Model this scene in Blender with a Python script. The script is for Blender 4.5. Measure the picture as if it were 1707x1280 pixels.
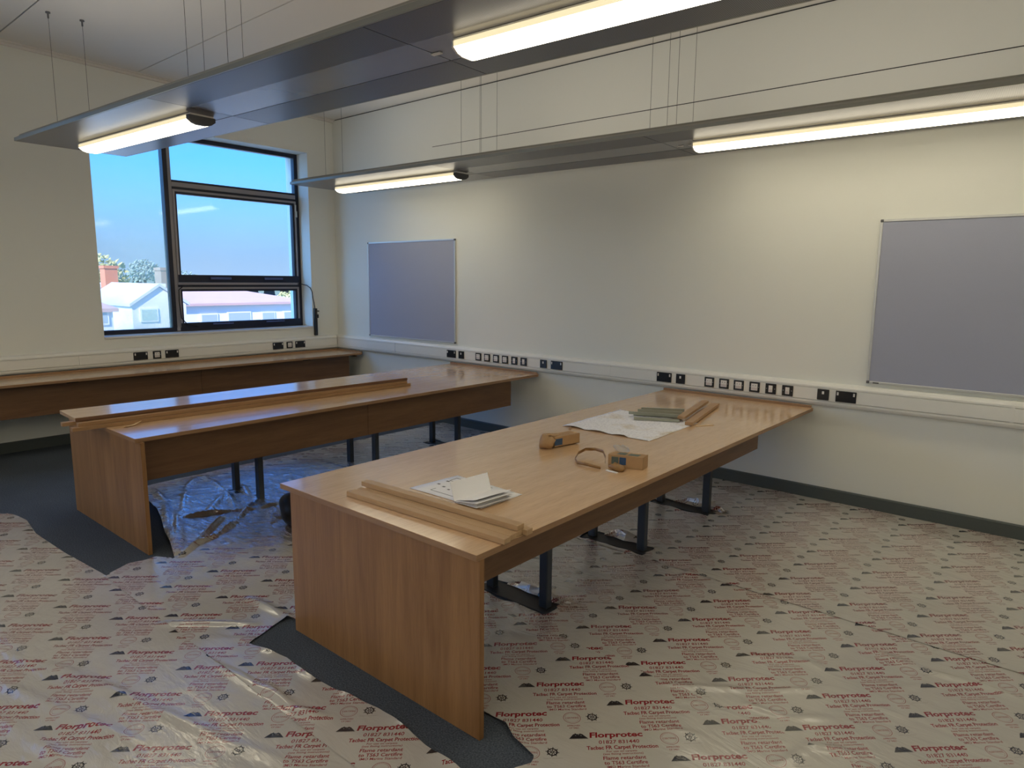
import bpy, bmesh, math, random
import numpy as np
from mathutils import Vector, Matrix

for o in list(bpy.data.objects): bpy.data.objects.remove(o)
S = bpy.context.scene
COL = S.collection
random.seed(7)

# ------------------------------------------------------------------ camera
cd = bpy.data.cameras.new('camera'); cam = bpy.data.objects.new('camera', cd); COL.objects.link(cam)
cd.sensor_fit = 'HORIZONTAL'; cd.sensor_width = 36.0; cd.lens = 1127.69/1707*36
cd.clip_start = 0.05; cd.clip_end = 2000
_r = Vector((0.76213792, 0.64734744, 0.00933186)); _u = Vector((-0.10568413, 0.11017796, 0.98827713)); _f = Vector((-0.6387305, 0.75418971, -0.15238515))
cam.matrix_world = Matrix(((_r.x, _u.x, -_f.x, 7.97940609), (_r.y, _u.y, -_f.y, -5.6471), (_r.z, _u.z, -_f.z, 1.73582), (0, 0, 0, 1)))
S.camera = cam

# ------------------------------------------------------------------ view
S.view_settings.view_transform = 'Standard'; S.view_settings.look = 'None'
S.view_settings.gamma = 1; S.view_settings.use_curve_mapping = False
S.view_settings.exposure = 0.0

LAMP = 7.6          # strength of the luminaire diffusers
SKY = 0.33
ADDED_UPLIGHT = 2.3
ADDED_LAMP_BACK = 15.0    # long luminaires added out of view behind the camera, for fill light
#      # glowing strips added on top of the rafts, for fill light
# ------------------------------------------------------------------ sky
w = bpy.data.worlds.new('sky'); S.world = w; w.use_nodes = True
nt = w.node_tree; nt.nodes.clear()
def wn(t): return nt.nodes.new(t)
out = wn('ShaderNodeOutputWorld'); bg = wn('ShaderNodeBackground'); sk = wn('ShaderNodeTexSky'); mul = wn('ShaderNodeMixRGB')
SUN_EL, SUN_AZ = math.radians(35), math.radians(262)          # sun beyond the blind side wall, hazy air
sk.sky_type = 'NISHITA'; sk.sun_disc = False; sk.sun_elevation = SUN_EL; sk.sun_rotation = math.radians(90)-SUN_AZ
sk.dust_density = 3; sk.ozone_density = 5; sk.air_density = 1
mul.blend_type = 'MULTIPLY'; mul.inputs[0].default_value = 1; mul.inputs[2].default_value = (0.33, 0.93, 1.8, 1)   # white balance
# pale haze lying along the horizon all round
tc = wn('ShaderNodeTexCoord'); sep = wn('ShaderNodeSeparateXYZ'); hz = wn('ShaderNodeValToRGB'); mxh = wn('ShaderNodeMixRGB')
nt.links.new(tc.outputs['Generated'], sep.inputs[0]); nt.links.new(sep.outputs['Z'], hz.inputs[0])
hz.color_ramp.elements[0].position = 0.0; hz.color_ramp.elements[0].color = (.9, .9, .9, 1); hz.color_ramp.elements[1].position = 0.15; hz.color_ramp.elements[1].color = (0, 0, 0, 1)
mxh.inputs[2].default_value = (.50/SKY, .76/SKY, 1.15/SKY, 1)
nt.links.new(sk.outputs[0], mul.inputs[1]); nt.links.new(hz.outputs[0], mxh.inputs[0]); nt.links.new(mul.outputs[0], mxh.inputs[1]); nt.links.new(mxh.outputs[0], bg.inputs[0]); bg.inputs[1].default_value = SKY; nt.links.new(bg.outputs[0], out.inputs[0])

# ------------------------------------------------------------------ sun (behind the building, lights the houses outside)
sd = bpy.data.lights.new('sun', 'SUN'); sd.energy = 7.0; sd.color = (1.0, 0.93, 0.84); sd.angle = 0.01
so = bpy.data.objects.new('sun', sd); COL.objects.link(so)
so.rotation_euler = Vector((-0.42, 0.70, -0.57)).to_track_quat('-Z', 'Y').to_euler()

# ================================================================== materials
def newmat(name):
    m = bpy.data.materials.new(name); m.use_nodes = True
    t = m.node_tree; b = t.nodes['Principled BSDF']; return m, t, b
def plain(name, col, rough=0.5, metal=0.0, spec=0.5, bump=0.0, bscale=60, emis=None, es=0, var=0.0):
    m, t, b = newmat(name)
    b.inputs['Base Color'].default_value = (*col, 1); b.inputs['Roughness'].default_value = rough
    b.inputs['Metallic'].default_value = metal; b.inputs['Specular IOR Level'].default_value = spec
    if emis: b.inputs['Emission Color'].default_value = (*emis, 1); b.inputs['Emission Strength'].default_value = es
    co = t.nodes.new('ShaderNodeTexCoord'); n = t.nodes.new('ShaderNodeTexNoise')
    n.inputs['Scale'].default_value = bscale; n.inputs['Detail'].default_value = 4
    t.links.new(co.outputs['Object'], n.inputs['Vector'])
    if bump:
        bp = t.nodes.new('ShaderNodeBump'); bp.inputs['Strength'].default_value = bump; bp.inputs['Distance'].default_value = 0.002
        t.links.new(n.outputs[0], bp.inputs['Height']); t.links.new(bp.outputs[0], b.inputs['Normal'])
    if var:
        mx = t.nodes.new('ShaderNodeMixRGB'); mx.inputs[1].default_value = (*[c*(1-var) for c in col], 1); mx.inputs[2].default_value = (*[min(1, c*(1+var)) for c in col], 1)
        t.links.new(n.outputs[0], mx.inputs[0]); t.links.new(mx.outputs[0], b.inputs['Base Color'])
    return m
def wood(name, axis, light=(0.70, 0.465, 0.265), dark=(0.61, 0.395, 0.215), rough=0.3, streak=1.0, spec=0.5, coat=0.0):
    m, t, b = newmat(name)
    co = t.nodes.new('ShaderNodeTexCoord'); mpg = t.nodes.new('ShaderNodeMapping')
    sc = [16, 16, 16]; sc['xyz'.index(axis)] = 1.1
    mpg.inputs['Scale'].default_value = sc
    t.links.new(co.outputs['Object'], mpg.inputs[0])
    n1 = t.nodes.new('ShaderNodeTexNoise'); n1.inputs['Scale'].default_value = 1.0; n1.inputs['Detail'].default_value = 5; n1.inputs['Roughness'].default_value = 0.6; n1.inputs['Distortion'].default_value = 0.4
    n2 = t.nodes.new('ShaderNodeTexNoise'); n2.inputs['Scale'].default_value = 9.0; n2.inputs['Detail'].default_value = 3
    t.links.new(mpg.outputs[0], n1.inputs['Vector']); t.links.new(mpg.outputs[0], n2.inputs['Vector'])
    r = t.nodes.new('ShaderNodeValToRGB'); r.color_ramp.elements[0].position = 0.30; r.color_ramp.elements[0].color = (*dark, 1)
    r.color_ramp.elements[1].position = 0.30+0.42/streak; r.color_ramp.elements[1].color = (*light, 1)
    t.links.new(n1.outputs[0], r.inputs[0])
    mx = t.nodes.new('ShaderNodeMixRGB'); mx.blend_type = 'MULTIPLY'; mx.inputs[0].default_value = 0.22
    r2 = t.nodes.new('ShaderNodeValToRGB'); r2.color_ramp.elements[0].position = 0.35; r2.color_ramp.elements[0].color = (0.55, 0.5, 0.45, 1); r2.color_ramp.elements[1].position = 0.55
    t.links.new(n2.outputs[0], r2.inputs[0]); t.links.new(r.outputs[0], mx.inputs[1]); t.links.new(r2.outputs[0], mx.inputs[2])
    t.links.new(mx.outputs[0], b.inputs['Base Color'])
    b.inputs['Roughness'].default_value = rough; b.inputs['Specular IOR Level'].default_value = spec
    if coat: b.inputs['Coat Weight'].default_value = coat; b.inputs['Coat Roughness'].default_value = 0.11; b.inputs['Coat IOR'].default_value = 1.6
    bp = t.nodes.new('ShaderNodeBump'); bp.inputs['Strength'].default_value = 0.08; bp.inputs['Distance'].default_value = 0.001
    t.links.new(n2.outputs[0], bp.inputs['Height']); t.links.new(bp.outputs[0], b.inputs['Normal'])
    return m

M = {}
M['wall'] = plain('wall_paint', (0.79, 0.795, 0.73), 0.75, bump=0.25, bscale=260, var=0.02)
M['ceiling'] = plain('ceiling_paint', (0.74, 0.71, 0.65), 0.85, bump=0.2, bscale=200, var=0.02)
M['gap'] = plain('shadow_gap', (0.03, 0.03, 0.03), 0.9)
M['skirting'] = plain('skirting_paint', (0.075, 0.088, 0.082), 0.5, var=0.05)
M['trunk'] = plain('white_pvc', (0.80, 0.79, 0.73), 0.35, var=0.02, bscale=12)
M['sill'] = plain('sill_gloss', (0.72, 0.74, 0.76), 0.35)
M['woody'] = wood('beech_laminate_lengthways', 'y', rough=0.27, coat=0.7)
M['woodx'] = wood('beech_laminate_crossways', 'x', rough=0.27)
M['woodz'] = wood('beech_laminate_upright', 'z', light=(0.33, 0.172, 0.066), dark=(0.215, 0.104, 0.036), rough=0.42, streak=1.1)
M['woodedge'] = wood('beech_edging', 'y', light=(0.36, 0.215, 0.11), dark=(0.29, 0.16, 0.078), rough=0.4)
M['woodedgex'] = wood('beech_edging_crossways', 'x', light=(0.36, 0.215, 0.11), dark=(0.29, 0.16, 0.078), rough=0.4)
M['darkband'] = wood('dark_edging', 'y', light=(0.22, 0.11, 0.055), dark=(0.16, 0.075, 0.035), rough=0.4)
M['timber'] = wood('planed_timber', 'x', light=(0.55, 0.365, 0.20), dark=(0.45, 0.29, 0.15), rough=0.42)
M['timbery'] = wood('planed_timber_lengthways', 'y', light=(0.46, 0.275, 0.135), dark=(0.35, 0.20, 0.09), rough=0.42)
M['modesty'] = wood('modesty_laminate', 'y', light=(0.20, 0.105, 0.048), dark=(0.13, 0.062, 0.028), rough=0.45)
M['legmetal'] = plain('graphite_powder_coat', (0.045, 0.055, 0.07), 0.42, metal=0.3, var=0.05)
M['plate'] = plain('black_steel_plate', (0.018, 0.019, 0.022), 0.5, var=0.2)
M['black'] = plain('black_plastic', (0.010, 0.011, 0.014), 0.28, var=0.1)
M['white'] = plain('white_plastic', (0.78, 0.76, 0.72), 0.4)
M['pink'] = plain('pale_plastic', (0.62, 0.56, 0.54), 0.4)
M['greyplastic'] = plain('grey_plastic', (0.12, 0.12, 0.125), 0.5)
M['alu'] = plain('aluminium_trim', (0.62, 0.63, 0.62), 0.35, metal=0.6)
M['felt'] = plain('blue_grey_felt', (0.40, 0.42, 0.52), 0.95, spec=0.1, bump=0.6, bscale=900, var=0.10)
M['raft'] = plain('grey_raft_metal', (0.17, 0.17, 0.195), 0.28, metal=0.5, var=0.04, bscale=8)
M['raftstrip'] = plain('grey_raft_plain_metal', (0.29, 0.29, 0.32), 0.26, metal=0.5, var=0.03, bscale=8)
M['raftedge'] = plain('raft_edge_metal', (0.30, 0.30, 0.27), 0.35, metal=0.5)
M['wire'] = plain('steel_wire', (0.10, 0.10, 0.09), 0.5, metal=0.6)
M['diffuser'] = plain('lit_opal_diffuser', (0.9, 0.88, 0.8), 0.4, emis=(1.0, 0.90, 0.68), es=LAMP)
M['sidelens'] = plain('lit_side_lens', (0.9, 0.86, 0.7), 0.4, emis=(1.0, 0.84, 0.50), es=0.85)
M['added_uplight'] = plain('added_uplight_glow', (0.9, 0.88, 0.8), 0.4, emis=(1.0, 0.91, 0.78), es=ADDED_UPLIGHT)  # added fill glow, no such lamp in view
M['frame'] = plain('dark_navy_window_metal', (0.016, 0.018, 0.035), 0.35, metal=0.2)
M['frameg'] = plain('grey_window_metal', (0.33, 0.31, 0.32), 0.45, metal=0.2)
M['handle'] = plain('blue_grey_handle', (0.10, 0.13, 0.27), 0.35, metal=0.4)
M['paper'] = plain('white_paper', (0.88, 0.88, 0.90), 0.7, var=0.03, bscale=5)
M['label'] = plain('blue_print', (0.03, 0.075, 0.16), 0.5, var=0.3, bscale=150)
M['label2'] = plain('green_print', (0.10, 0.13, 0.11), 0.5, var=0.3, bscale=150)
M['card'] = plain('brown_cardboard', (0.42, 0.255, 0.12), 0.6, var=0.12, bscale=25)
M['tape'] = plain('brown_tape', (0.30, 0.165, 0.06), 0.3, var=0.3, bscale=60)
M['sage'] = plain('sage_trim', (0.30, 0.31, 0.245), 0.42, var=0.05)
M['sagedark'] = plain('sage_dark', (0.05, 0.055, 0.04), 0.5)
M['rubber'] = plain('black_bag', (0.008, 0.008, 0.009), 0.35, bump=0.5, bscale=30)
M['straw'] = plain('pale_wood_shaving', (0.68, 0.47, 0.26), 0.6)
# perforated raft panels: fine dot relief
def perforate(m):
    t = m.node_tree; b = t.nodes['Principled BSDF']
    co = t.nodes.new('ShaderNodeTexCoord'); v = t.nodes.new('ShaderNodeTexVoronoi'); v.inputs['Scale'].default_value = 130; v.inputs['Randomness'].default_value = 0
    t.links.new(co.outputs['Object'], v.inputs['Vector'])
    r = t.nodes.new('ShaderNodeValToRGB'); r.color_ramp.elements[0].position = 0.28; r.color_ramp.elements[0].color = (0.04, 0.04, 0.05, 1); r.color_ramp.elements[1].position = 0.36; r.color_ramp.elements[1].color = (0.16, 0.16, 0.19, 1)
    t.links.new(v.outputs['Distance'], r.inputs[0]); t.links.new(r.outputs[0], b.inputs['Base Color'])
M['raftperf'] = plain('perforated_raft_metal', (0.3, 0.3, 0.33), 0.32, metal=0.55); perforate(M['raftperf'])
# clear plastic
def clearmat(name, col=(1, 1, 1), haze=0.0, gloss=0.06, ior=1.45, hazecol=(0.9, 0.93, 1.0), low=False):
    m = bpy.data.materials.new(name); m.use_nodes = True; t = m.node_tree; t.nodes.clear()
    o = t.nodes.new('ShaderNodeOutputMaterial'); tr = t.nodes.new('ShaderNodeBsdfTransparent'); gl = t.nodes.new('ShaderNodeBsdfGlossy')
    lw = t.nodes.new('ShaderNodeLayerWeight'); lw.inputs[0].default_value = .5; pw = t.nodes.new('ShaderNodeMath'); pw.operation = 'POWER'; pw.inputs[1].default_value = 5; t.links.new(lw.outputs['Facing'], pw.inputs[0])
    fr = t.nodes.new('ShaderNodeMath'); fr.operation = 'MULTIPLY_ADD'; fr.inputs[1].default_value = .9; fr.inputs[2].default_value = .03; t.links.new(pw.outputs[0], fr.inputs[0]); mx = t.nodes.new('ShaderNodeMixShader')
    tr.inputs[0].default_value = (*col, 1); gl.inputs['Roughness'].default_value = gloss
    t.links.new(fr.outputs[0], mx.inputs[0]); t.links.new(tr.outputs[0], mx.inputs[1]); t.links.new(gl.outputs[0], mx.inputs[2])
    last = mx
    if haze:
        df = t.nodes.new('ShaderNodeBsdfTranslucent'); df.inputs[0].default_value = (*hazecol, 1)
        m2 = t.nodes.new('ShaderNodeMixShader'); co = t.nodes.new('ShaderNodeTexCoord'); n = t.nodes.new('ShaderNodeTexNoise'); n.inputs['Scale'].default_value = 1.7; n.inputs['Detail'].default_value = 5
        rp = t.nodes.new('ShaderNodeMapRange'); rp.inputs['From Min'].default_value = 0.3; rp.inputs['From Max'].default_value = 0.7; rp.inputs['To Min'].default_value = haze*0.3; rp.inputs['To Max'].default_value = haze
        t.links.new(co.outputs['Object'], n.inputs['Vector']); t.links.new(n.outputs[0], rp.inputs[0])
        if low:                      # dirt gathers on the lower part of the pane
            sz = t.nodes.new('ShaderNodeSeparateXYZ'); mr_ = t.nodes.new('ShaderNodeMapRange'); mr_.inputs['From Min'].default_value = 1.2; mr_.inputs['From Max'].default_value = 2.5; mr_.inputs['To Min'].default_value = 1.0; mr_.inputs['To Max'].default_value = 0.12
            mm = t.nodes.new('ShaderNodeMath'); mm.operation = 'MULTIPLY'; t.links.new(co.outputs['Object'], sz.inputs[0]); t.links.new(sz.outputs[2], mr_.inputs[0]); t.links.new(mr_.outputs[0], mm.inputs[0]); t.links.new(rp.outputs[0], mm.inputs[1]); t.links.new(mm.outputs[0], m2.inputs[0])
        else: t.links.new(rp.outputs[0], m2.inputs[0])
        t.links.new(mx.outputs[0], m2.inputs[1]); t.links.new(df.outputs[0], m2.inputs[2]); last = m2
    t.links.new(last.outputs[0], o.inputs[0]); return m
M['glass'] = clearmat('window_glass', (0.97, 0.985, 0.98), 0.04)
M['glassdirty'] = clearmat('dusty_window_glass', (0.97, 0.98, 0.98), 0.45, hazecol=(1.0, .88, .55), low=True)
M['polybag'] = clearmat('clear_film', (0.85, 0.86, 0.88), 0.75, 0.15, hazecol=(0.95, 0.95, 0.95))
# carpet
m, t, b = newmat('dark_blue_carpet'); M['carpet'] = m
co = t.nodes.new('ShaderNodeTexCoord'); n = t.nodes.new('ShaderNodeTexNoise'); n.inputs['Scale'].default_value = 150; n.inputs['Detail'].default_value = 3
n2 = t.nodes.new('ShaderNodeTexNoise'); n2.inputs['Scale'].default_value = 1.6; n2.inputs['Detail'].default_value = 6
r = t.nodes.new('ShaderNodeValToRGB'); r.color_ramp.elements[0].position = 0.3; r.color_ramp.elements[0].color = (0.05, 0.06, 0.075, 1); r.color_ramp.elements[1].position = 0.72; r.color_ramp.elements[1].color = (0.14, 0.165, 0.195, 1)
mx = t.nodes.new('ShaderNodeMixRGB'); mx.blend_type = 'MULTIPLY'; mx.inputs[0].default_value = 0.5
t.links.new(co.outputs['Object'], n.inputs['Vector']); t.links.new(co.outputs['Object'], n2.inputs['Vector']); t.links.new(n.outputs[0], r.inputs[0])
t.links.new(r.outputs[0], mx.inputs[1]); t.links.new(n2.outputs[0], mx.inputs[2]); t.links.new(mx.outputs[0], b.inputs['Base Color'])
b.inputs['Roughness'].default_value = 0.95; b.inputs['Specular IOR Level'].default_value = 0.15
bp = t.nodes.new('ShaderNodeBump'); bp.inputs['Strength'].default_value = 0.7; bp.inputs['Distance'].default_value = 0.003; t.links.new(n.outputs[0], bp.inputs['Height']); t.links.new(bp.outputs[0], b.inputs['Normal'])
# outdoors
M['ow'] = plain('white_render', (0.85, 0.84, 0.80), 0.8, var=0.04, bscale=1)
M['opale'] = plain('pale_boarding', (0.80, 0.78, 0.72), 0.8, var=0.05, bscale=1)
M['obrick'] = plain('orange_brick', (0.62, 0.22, 0.11), 0.85, var=0.15, bscale=2)
M['oroof'] = plain('pale_red_roof', (0.66, 0.42, 0.38), 0.8, var=0.08, bscale=1)
M['oroofg'] = plain('pale_grey_roof', (0.62, 0.62, 0.66), 0.7, var=0.06, bscale=1)
M['oglass'] = plain('house_glass', (0.42, 0.50, 0.52), 0.3)
M['oglassg'] = plain('green_house_glass', (0.45, 0.56, 0.46), 0.3)
M['oground'] = plain('tarmac_and_grass', (0.34, 0.36, 0.32), 0.9, var=0.3, bscale=0.2)
M['ograss'] = plain('grass', (0.20, 0.27, 0.10), 0.9, var=0.3, bscale=0.6)
M['oleaf'] = plain('grey_green_leaves', (0.30, 0.37, 0.33), 0.9, var=0.35, bscale=2)
M['oleafy'] = plain('yellow_green_leaves', (0.52, 0.48, 0.22), 0.9, var=0.35, bscale=2)
M['otan'] = plain('tan_block', (0.36, 0.26, 0.18), 0.85, var=0.1, bscale=2)
M['bark'] = plain('bark', (0.12, 0.09, 0.06), 0.9, var=0.2)

# ================================================================== helpers
class MB:
    """collects boxes, prisms and tubes and links them as one mesh object"""
    def __init__(s): s.v = []; s.f = []; s.sm = []
    def add(s, vs, fs, smooth=False):
        k = len(s.v); s.v += [tuple(p) for p in vs]; s.f += [tuple(i+k for i in f) for f in fs]; s.sm += [smooth]*len(fs); return s
    def box(s, x0, x1, y0, y1, z0, z1, c=0.0, rot=0.0, cen=None):
        bm = bmesh.new(); bmesh.ops.create_cube(bm, size=1)
        for v in bm.verts: v.co = Vector((x0+(v.co.x+.5)*(x1-x0), y0+(v.co.y+.5)*(y1-y0), z0+(v.co.z+.5)*(z1-z0)))
        if c: bmesh.ops.bevel(bm, geom=bm.edges[:]+bm.verts[:], offset=c, segments=1, affect='EDGES')
        if rot:
            cc = Vector(cen if cen else ((x0+x1)/2, (y0+y1)/2, 0)); R = Matrix.Rotation(rot, 3, 'Z')
            for v in bm.verts: v.co = R @ (v.co-cc)+cc
        bm.verts.index_update(); s.add([v.co[:] for v in bm.verts], [[v.index for v in f.verts] for f in bm.faces]); bm.free(); return s
    def hexa(s, bot, top):
        return s.add(list(bot)+list(top), [(3, 2, 1, 0), (4, 5, 6, 7), (0, 1, 5, 4), (1, 2, 6, 5), (2, 3, 7, 6), (3, 0, 4, 7)])
    def prism(s, prof, axis, a0, a1, smooth=False):
        """prof = list of (p,q) in the plane across axis, counter-clockwise"""
        n = len(prof)
        def P(a, p, q): return {'x': (a, p, q), 'y': (p, a, q), 'z': (p, q, a)}[axis]
        vs = [P(a0, *pq) for pq in prof]+[P(a1, *pq) for pq in prof]
        fs = [(i, (i+1) % n, n+(i+1) % n, n+i) for i in range(n)]
        k = len(s.v); s.v += vs; s.f += [tuple(i+k for i in f) for f in fs]; s.sm += [smooth]*n
        s.f += [tuple(k+i for i in range(n-1, -1, -1)), tuple(k+n+i for i in range(n))]; s.sm += [False]*2; return s
    def tube(s, pts, r, n=8, cap=True):
        pts = [Vector(p) for p in pts]; rings = []
        rr = r if isinstance(r, (list, tuple)) else [r]*len(pts)
        prev = None
        for i, p in enumerate(pts):
            d = (pts[min(i+1, len(pts)-1)]-pts[max(i-1, 0)]).normalized()
            a = Vector((0, 0, 1)) if abs(d.z) < 0.9 else Vector((1, 0, 0))
            if prev is not None: a = prev
            x = (a-d*a.dot(d)).normalized(); y = d.cross(x); prev = x
            rings.append([p+(x*math.cos(2*math.pi*k/n)+y*math.sin(2*math.pi*k/n))*rr[i] for k in range(n)])
        vs = [v[:] for R in rings for v in R]; fs = []
        for i in range(len(pts)-1):
            for k in range(n): fs.append((i*n+k, i*n+(k+1) % n, (i+1)*n+(k+1) % n, (i+1)*n+k))
        self_k = len(s.v); s.add(vs, fs, True)
        if cap: s.add([v[:] for v in rings[0]], [tuple(range(n-1, -1, -1))]); s.add([v[:] for v in rings[-1]], [tuple(range(n))])
        return s
    def build(s, name, mat, parent=None, fix=True):
        off = Vector(parent_loc(parent)) if parent is not None else Vector((0, 0, 0))
        me = bpy.data.meshes.new(name); me.from_pydata([tuple(Vector(v)-off) for v in s.v], [], s.f)
        me.polygons.foreach_set('use_smooth', s.sm); me.materials.append(mat)
        if fix:
            bm = bmesh.new(); bm.from_mesh(me); bmesh.ops.recalc_face_normals(bm, faces=bm.faces[:]); bm.to_mesh(me); bm.free()
        me.update(); o = bpy.data.objects.new(name, me); COL.objects.link(o)
        if parent is not None: o.parent = parent
        return o
def parent_loc(p):
    v = Vector((0, 0, 0))
    while p is not None: v += p.location; p = p.parent
    return v
def tag(o, label=None, cat=None, group=None, kind=None):
    if label: o['label'] = label
    if cat: o['category'] = cat
    if group: o['group'] = group
    if kind: o['kind'] = kind
    return o
def thing(name, loc, label, cat, group=None):
    o = bpy.data.objects.new(name, None); o.empty_display_size = 0.1; COL.objects.link(o); o.location = loc
    return tag(o, label, cat, group)
def struct(name, mb, mat): return tag(mb.build(name, mat), kind='structure')
def top(o, label, cat, group=None):
    """moves a single-mesh thing's origin to its base centre and tags it"""
    me = o.data; c = np.empty(len(me.vertices)*3); me.vertices.foreach_get('co', c); c = c.reshape(-1, 3)
    b0 = np.array([(c[:, 0].min()+c[:, 0].max())/2, (c[:, 1].min()+c[:, 1].max())/2, c[:, 2].min()])
    me.vertices.foreach_set('co', (c-b0).ravel()); o.location = b0; me.update()
    return tag(o, label, cat, group)

# ================================================================== room shell
RX, RY, WT = 10.2, -11.5, 0.52            # room length, depth, outer wall thickness
ZT = 4.15
def zc(y): return 3.815+0.019*(-y)        # underside of the ceiling
struct('floor', MB().box(-0.0, RX, RY, 0, -0.12, 0), M['carpet'])
struct('wall_right', MB().box(-WT, RX+0.2, 0, 0.2, -0.12, ZT), M['wall'])
struct('wall_front', MB().box(RX, RX+0.2, RY-0.2, 0, -0.12, ZT), M['wall'])
struct('wall_back', MB().box(-WT, RX, RY-0.2, RY, -0.12, ZT), M['wall'])
# window wall with the seen opening and two added for daylight
W1 = (-2.963, -0.402, 1.088, 3.343); W2 = (-7.5, -4.9, 1.088, 3.343); W4 = (-10.9, -8.3, 1.088, 3.343)
mb = MB()
for a, b_ in ((RY, W4[0]), (W4[1], W2[0]), (W2[1], W1[0]), (W1[1], 0.0)): mb.box(-WT, 0, a, b_, -0.12, ZT)
for wv in (W1, W2, W4): mb.box(-WT, 0, wv[0], wv[1], -0.12, wv[2]); mb.box(-WT, 0, wv[0], wv[1], wv[3], ZT)
struct('wall_left', mb, M['wall'])
# ceiling slab with plasterboard panels hung under it, dark joints between
ce = MB(); ce.hexa([(0, RY, zc(RY)+.02), (RX, RY, zc(RY)+.02), (RX, 0, zc(0)+.02), (0, 0, zc(0)+.02)], [(0, RY, ZT+.02), (RX, RY, ZT+.02), (RX, 0, ZT+.02), (0, 0, ZT+.02)])
ceil = struct('ceiling', ce, M['gap'])
ys = [-11.495, -11.1, -9.86, -8.62, -7.40, -6.15, -4.93, -3.70, -2.46, -1.22, 0.0]
for i in range(len(ys)-1):
    a, b_ = ys[i]+0.006, ys[i+1]-(0.006 if i < len(ys)-2 else 0.0)
    pm = MB(); pm.hexa([(0.07, a, zc(a)), (RX, a, zc(a)), (RX, b_, zc(b_)), (0.07, b_, zc(b_))], [(0.07, a, zc(a)+.019), (RX, a, zc(a)+.019), (RX, b_, zc(b_)+.019), (0.07, b_, zc(b_)+.019)])
    pm.build('ceiling_panel', M['ceiling'], ceil)
# cornice strip along window wall
mb = MB(); mb.hexa([(0, RY, zc(RY)-.035), (0.035, RY, zc(RY)-.035), (0.035, 0, zc(0)-.035), (0, 0, zc(0)-.035)], [(0, RY, zc(RY)+.02), (0.035, RY, zc(RY)+.02), (0.035, 0, zc(0)+.02), (0, 0, zc(0)+.02)])
struct('trim_1', mb, M['ceiling'])
mb = MB(); mb.hexa([(0.043, RY, zc(RY)-.012), (0.064, RY, zc(RY)-.012), (0.064, 0, zc(0)-.012), (0.043, 0, zc(0)-.012)], [(0.043, RY, zc(RY)+.02), (0.064, RY, zc(RY)+.02), (0.064, 0, zc(0)+.02), (0.043, 0, zc(0)+.02)])
struct('trim_2', mb, M['ceiling'])
# dark joint line high on the long wall
struct('trim_3', MB().hexa([(1.95, -0.003, 3.252), (RX, -0.003, 3.246), (RX, 0, 3.246), (1.95, 0, 3.252)], [(1.95, -0.003, 3.257), (RX, -0.003, 3.252), (RX, 0, 3.252), (1.95, 0, 3.257)]), M['gap'])
struct('trim_4', MB().box(0.0, RX, -0.004, 0, zc(0)-0.012, zc(0)-0.005), M['gap'])
# skirtings
def skirt(axis, a0, a1, sgn=1):
    prof = [(0, 0), (0.018, 0), (0.018, 0.098), (0.012, 0.107), (0, 0.107)]
    m_ = MB()
    if axis == 'x': m_.prism([(-p, q) for p, q in prof], 'x', a0, a1)
    else: m_.prism([(p, q) for p, q in prof], 'y', a0, a1)
    return m_
struct('baseboard_right', skirt('x', 0.018, RX), M['skirting'])
struct('baseboard_left', skirt('y', RY, 0), M['skirting'])

# ================================================================== windows
FX = -0.24                                 # room-side face of the window frame
def ring(mb, y0, y1, z0, z1, w, x0, x1):
    mb.box(x0, x1, y0, y0+w, z0, z1); mb.box(x0, x1, y1-w, y1, z0, z1); mb.box(x0, x1, y0+w, y1-w, z0, z0+w); mb.box(x0, x1, y0+w, y1-w, z1-w, z1); return mb
w1 = MB(); ring(w1, W1[0], W1[1], W1[2], W1[3], 0.05, FX-.07, FX)
w1.box(FX-.075, FX+.012, -2.145, -2.095, W1[2]+.05, W1[3]-.05)
win = tag(w1.build('window_1', M['frame']), kind='structure')
MB().box(FX-.07, FX+.004, -2.094, -2.055, W1[2]+.01, W1[3]-.05).build('frame_bar', M['frameg'], win); MB().box(FX-.06, FX+.006, -2.054, -.452, 2.765, 2.815).build('frame_bar', M['frameg'], win)
MB().box(FX-.065, FX-.004, -2.054, -.452, 2.8155, 2.84).build('gasket', M['frame'], win); MB().box(FX-.065, FX-.004, -2.054, -.452, 2.735, 2.7645).build('gasket', M['frame'], win)
MB().box(FX-.07, FX-.002, -2.054, -.452, 1.612, 1.668).build('transom', M['frame'], win)
MB().box(FX-.045, FX+.012, -2.054, -.452, 1.64, 1.667).build('frame_bar', M['frameg'], win)
def vent(z0, z1, botw):
    v = MB(); ring(v, -2.054, -.452, z0, z1, 0.024, FX-.05, FX+.016); s_ = v.build('sash', M['frameg'], win)
    v = MB(); y0, y1 = -2.030, -.476
    v.box(FX-.052, FX+.006, y0, y0+.022, z0+.024, z1-.024); v.box(FX-.052, FX+.006, y1-.026, y1, z0+.024, z1-.024)
    v.box(FX-.052, FX+.006, y0+.022, y1-.026, z1-.05, z1-.0245); v.box(FX-.052, FX+.022, y0-.02, y1+.02, z0+.0, z0+botw)
    v.build('gasket', M['frame'], s_)
    MB().box(FX-.034, FX-.028, y0+.022, y1-.026, z0+botw, z1-.05).build('pane', M['glass'], s_)
    for yc in (-1.55, -.84):
        h = MB(); h.box(FX+.022, FX+.05, yc-.10, yc-.075, z0+botw*.45, z0+botw*.7, .002); h.box(FX+.022, FX+.05, yc+.075, yc+.10, z0+botw*.45, z0+botw*.7, .002)
        h.box(FX+.045, FX+.06, yc-.13, yc+.13, z0+botw*.40, z0+botw*.72, .004); h.build('handle', M['handle'], s_)
vent(1.669, 2.735, 0.088); vent(1.138, 1.612, 0.05)
MB().box(FX-.034, FX-.028, -2.913, -2.145, W1[2]+.05, W1[3]-.05).build('pane', M['glassdirty'], win)['label'] = 'dusty fixed pane'
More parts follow.
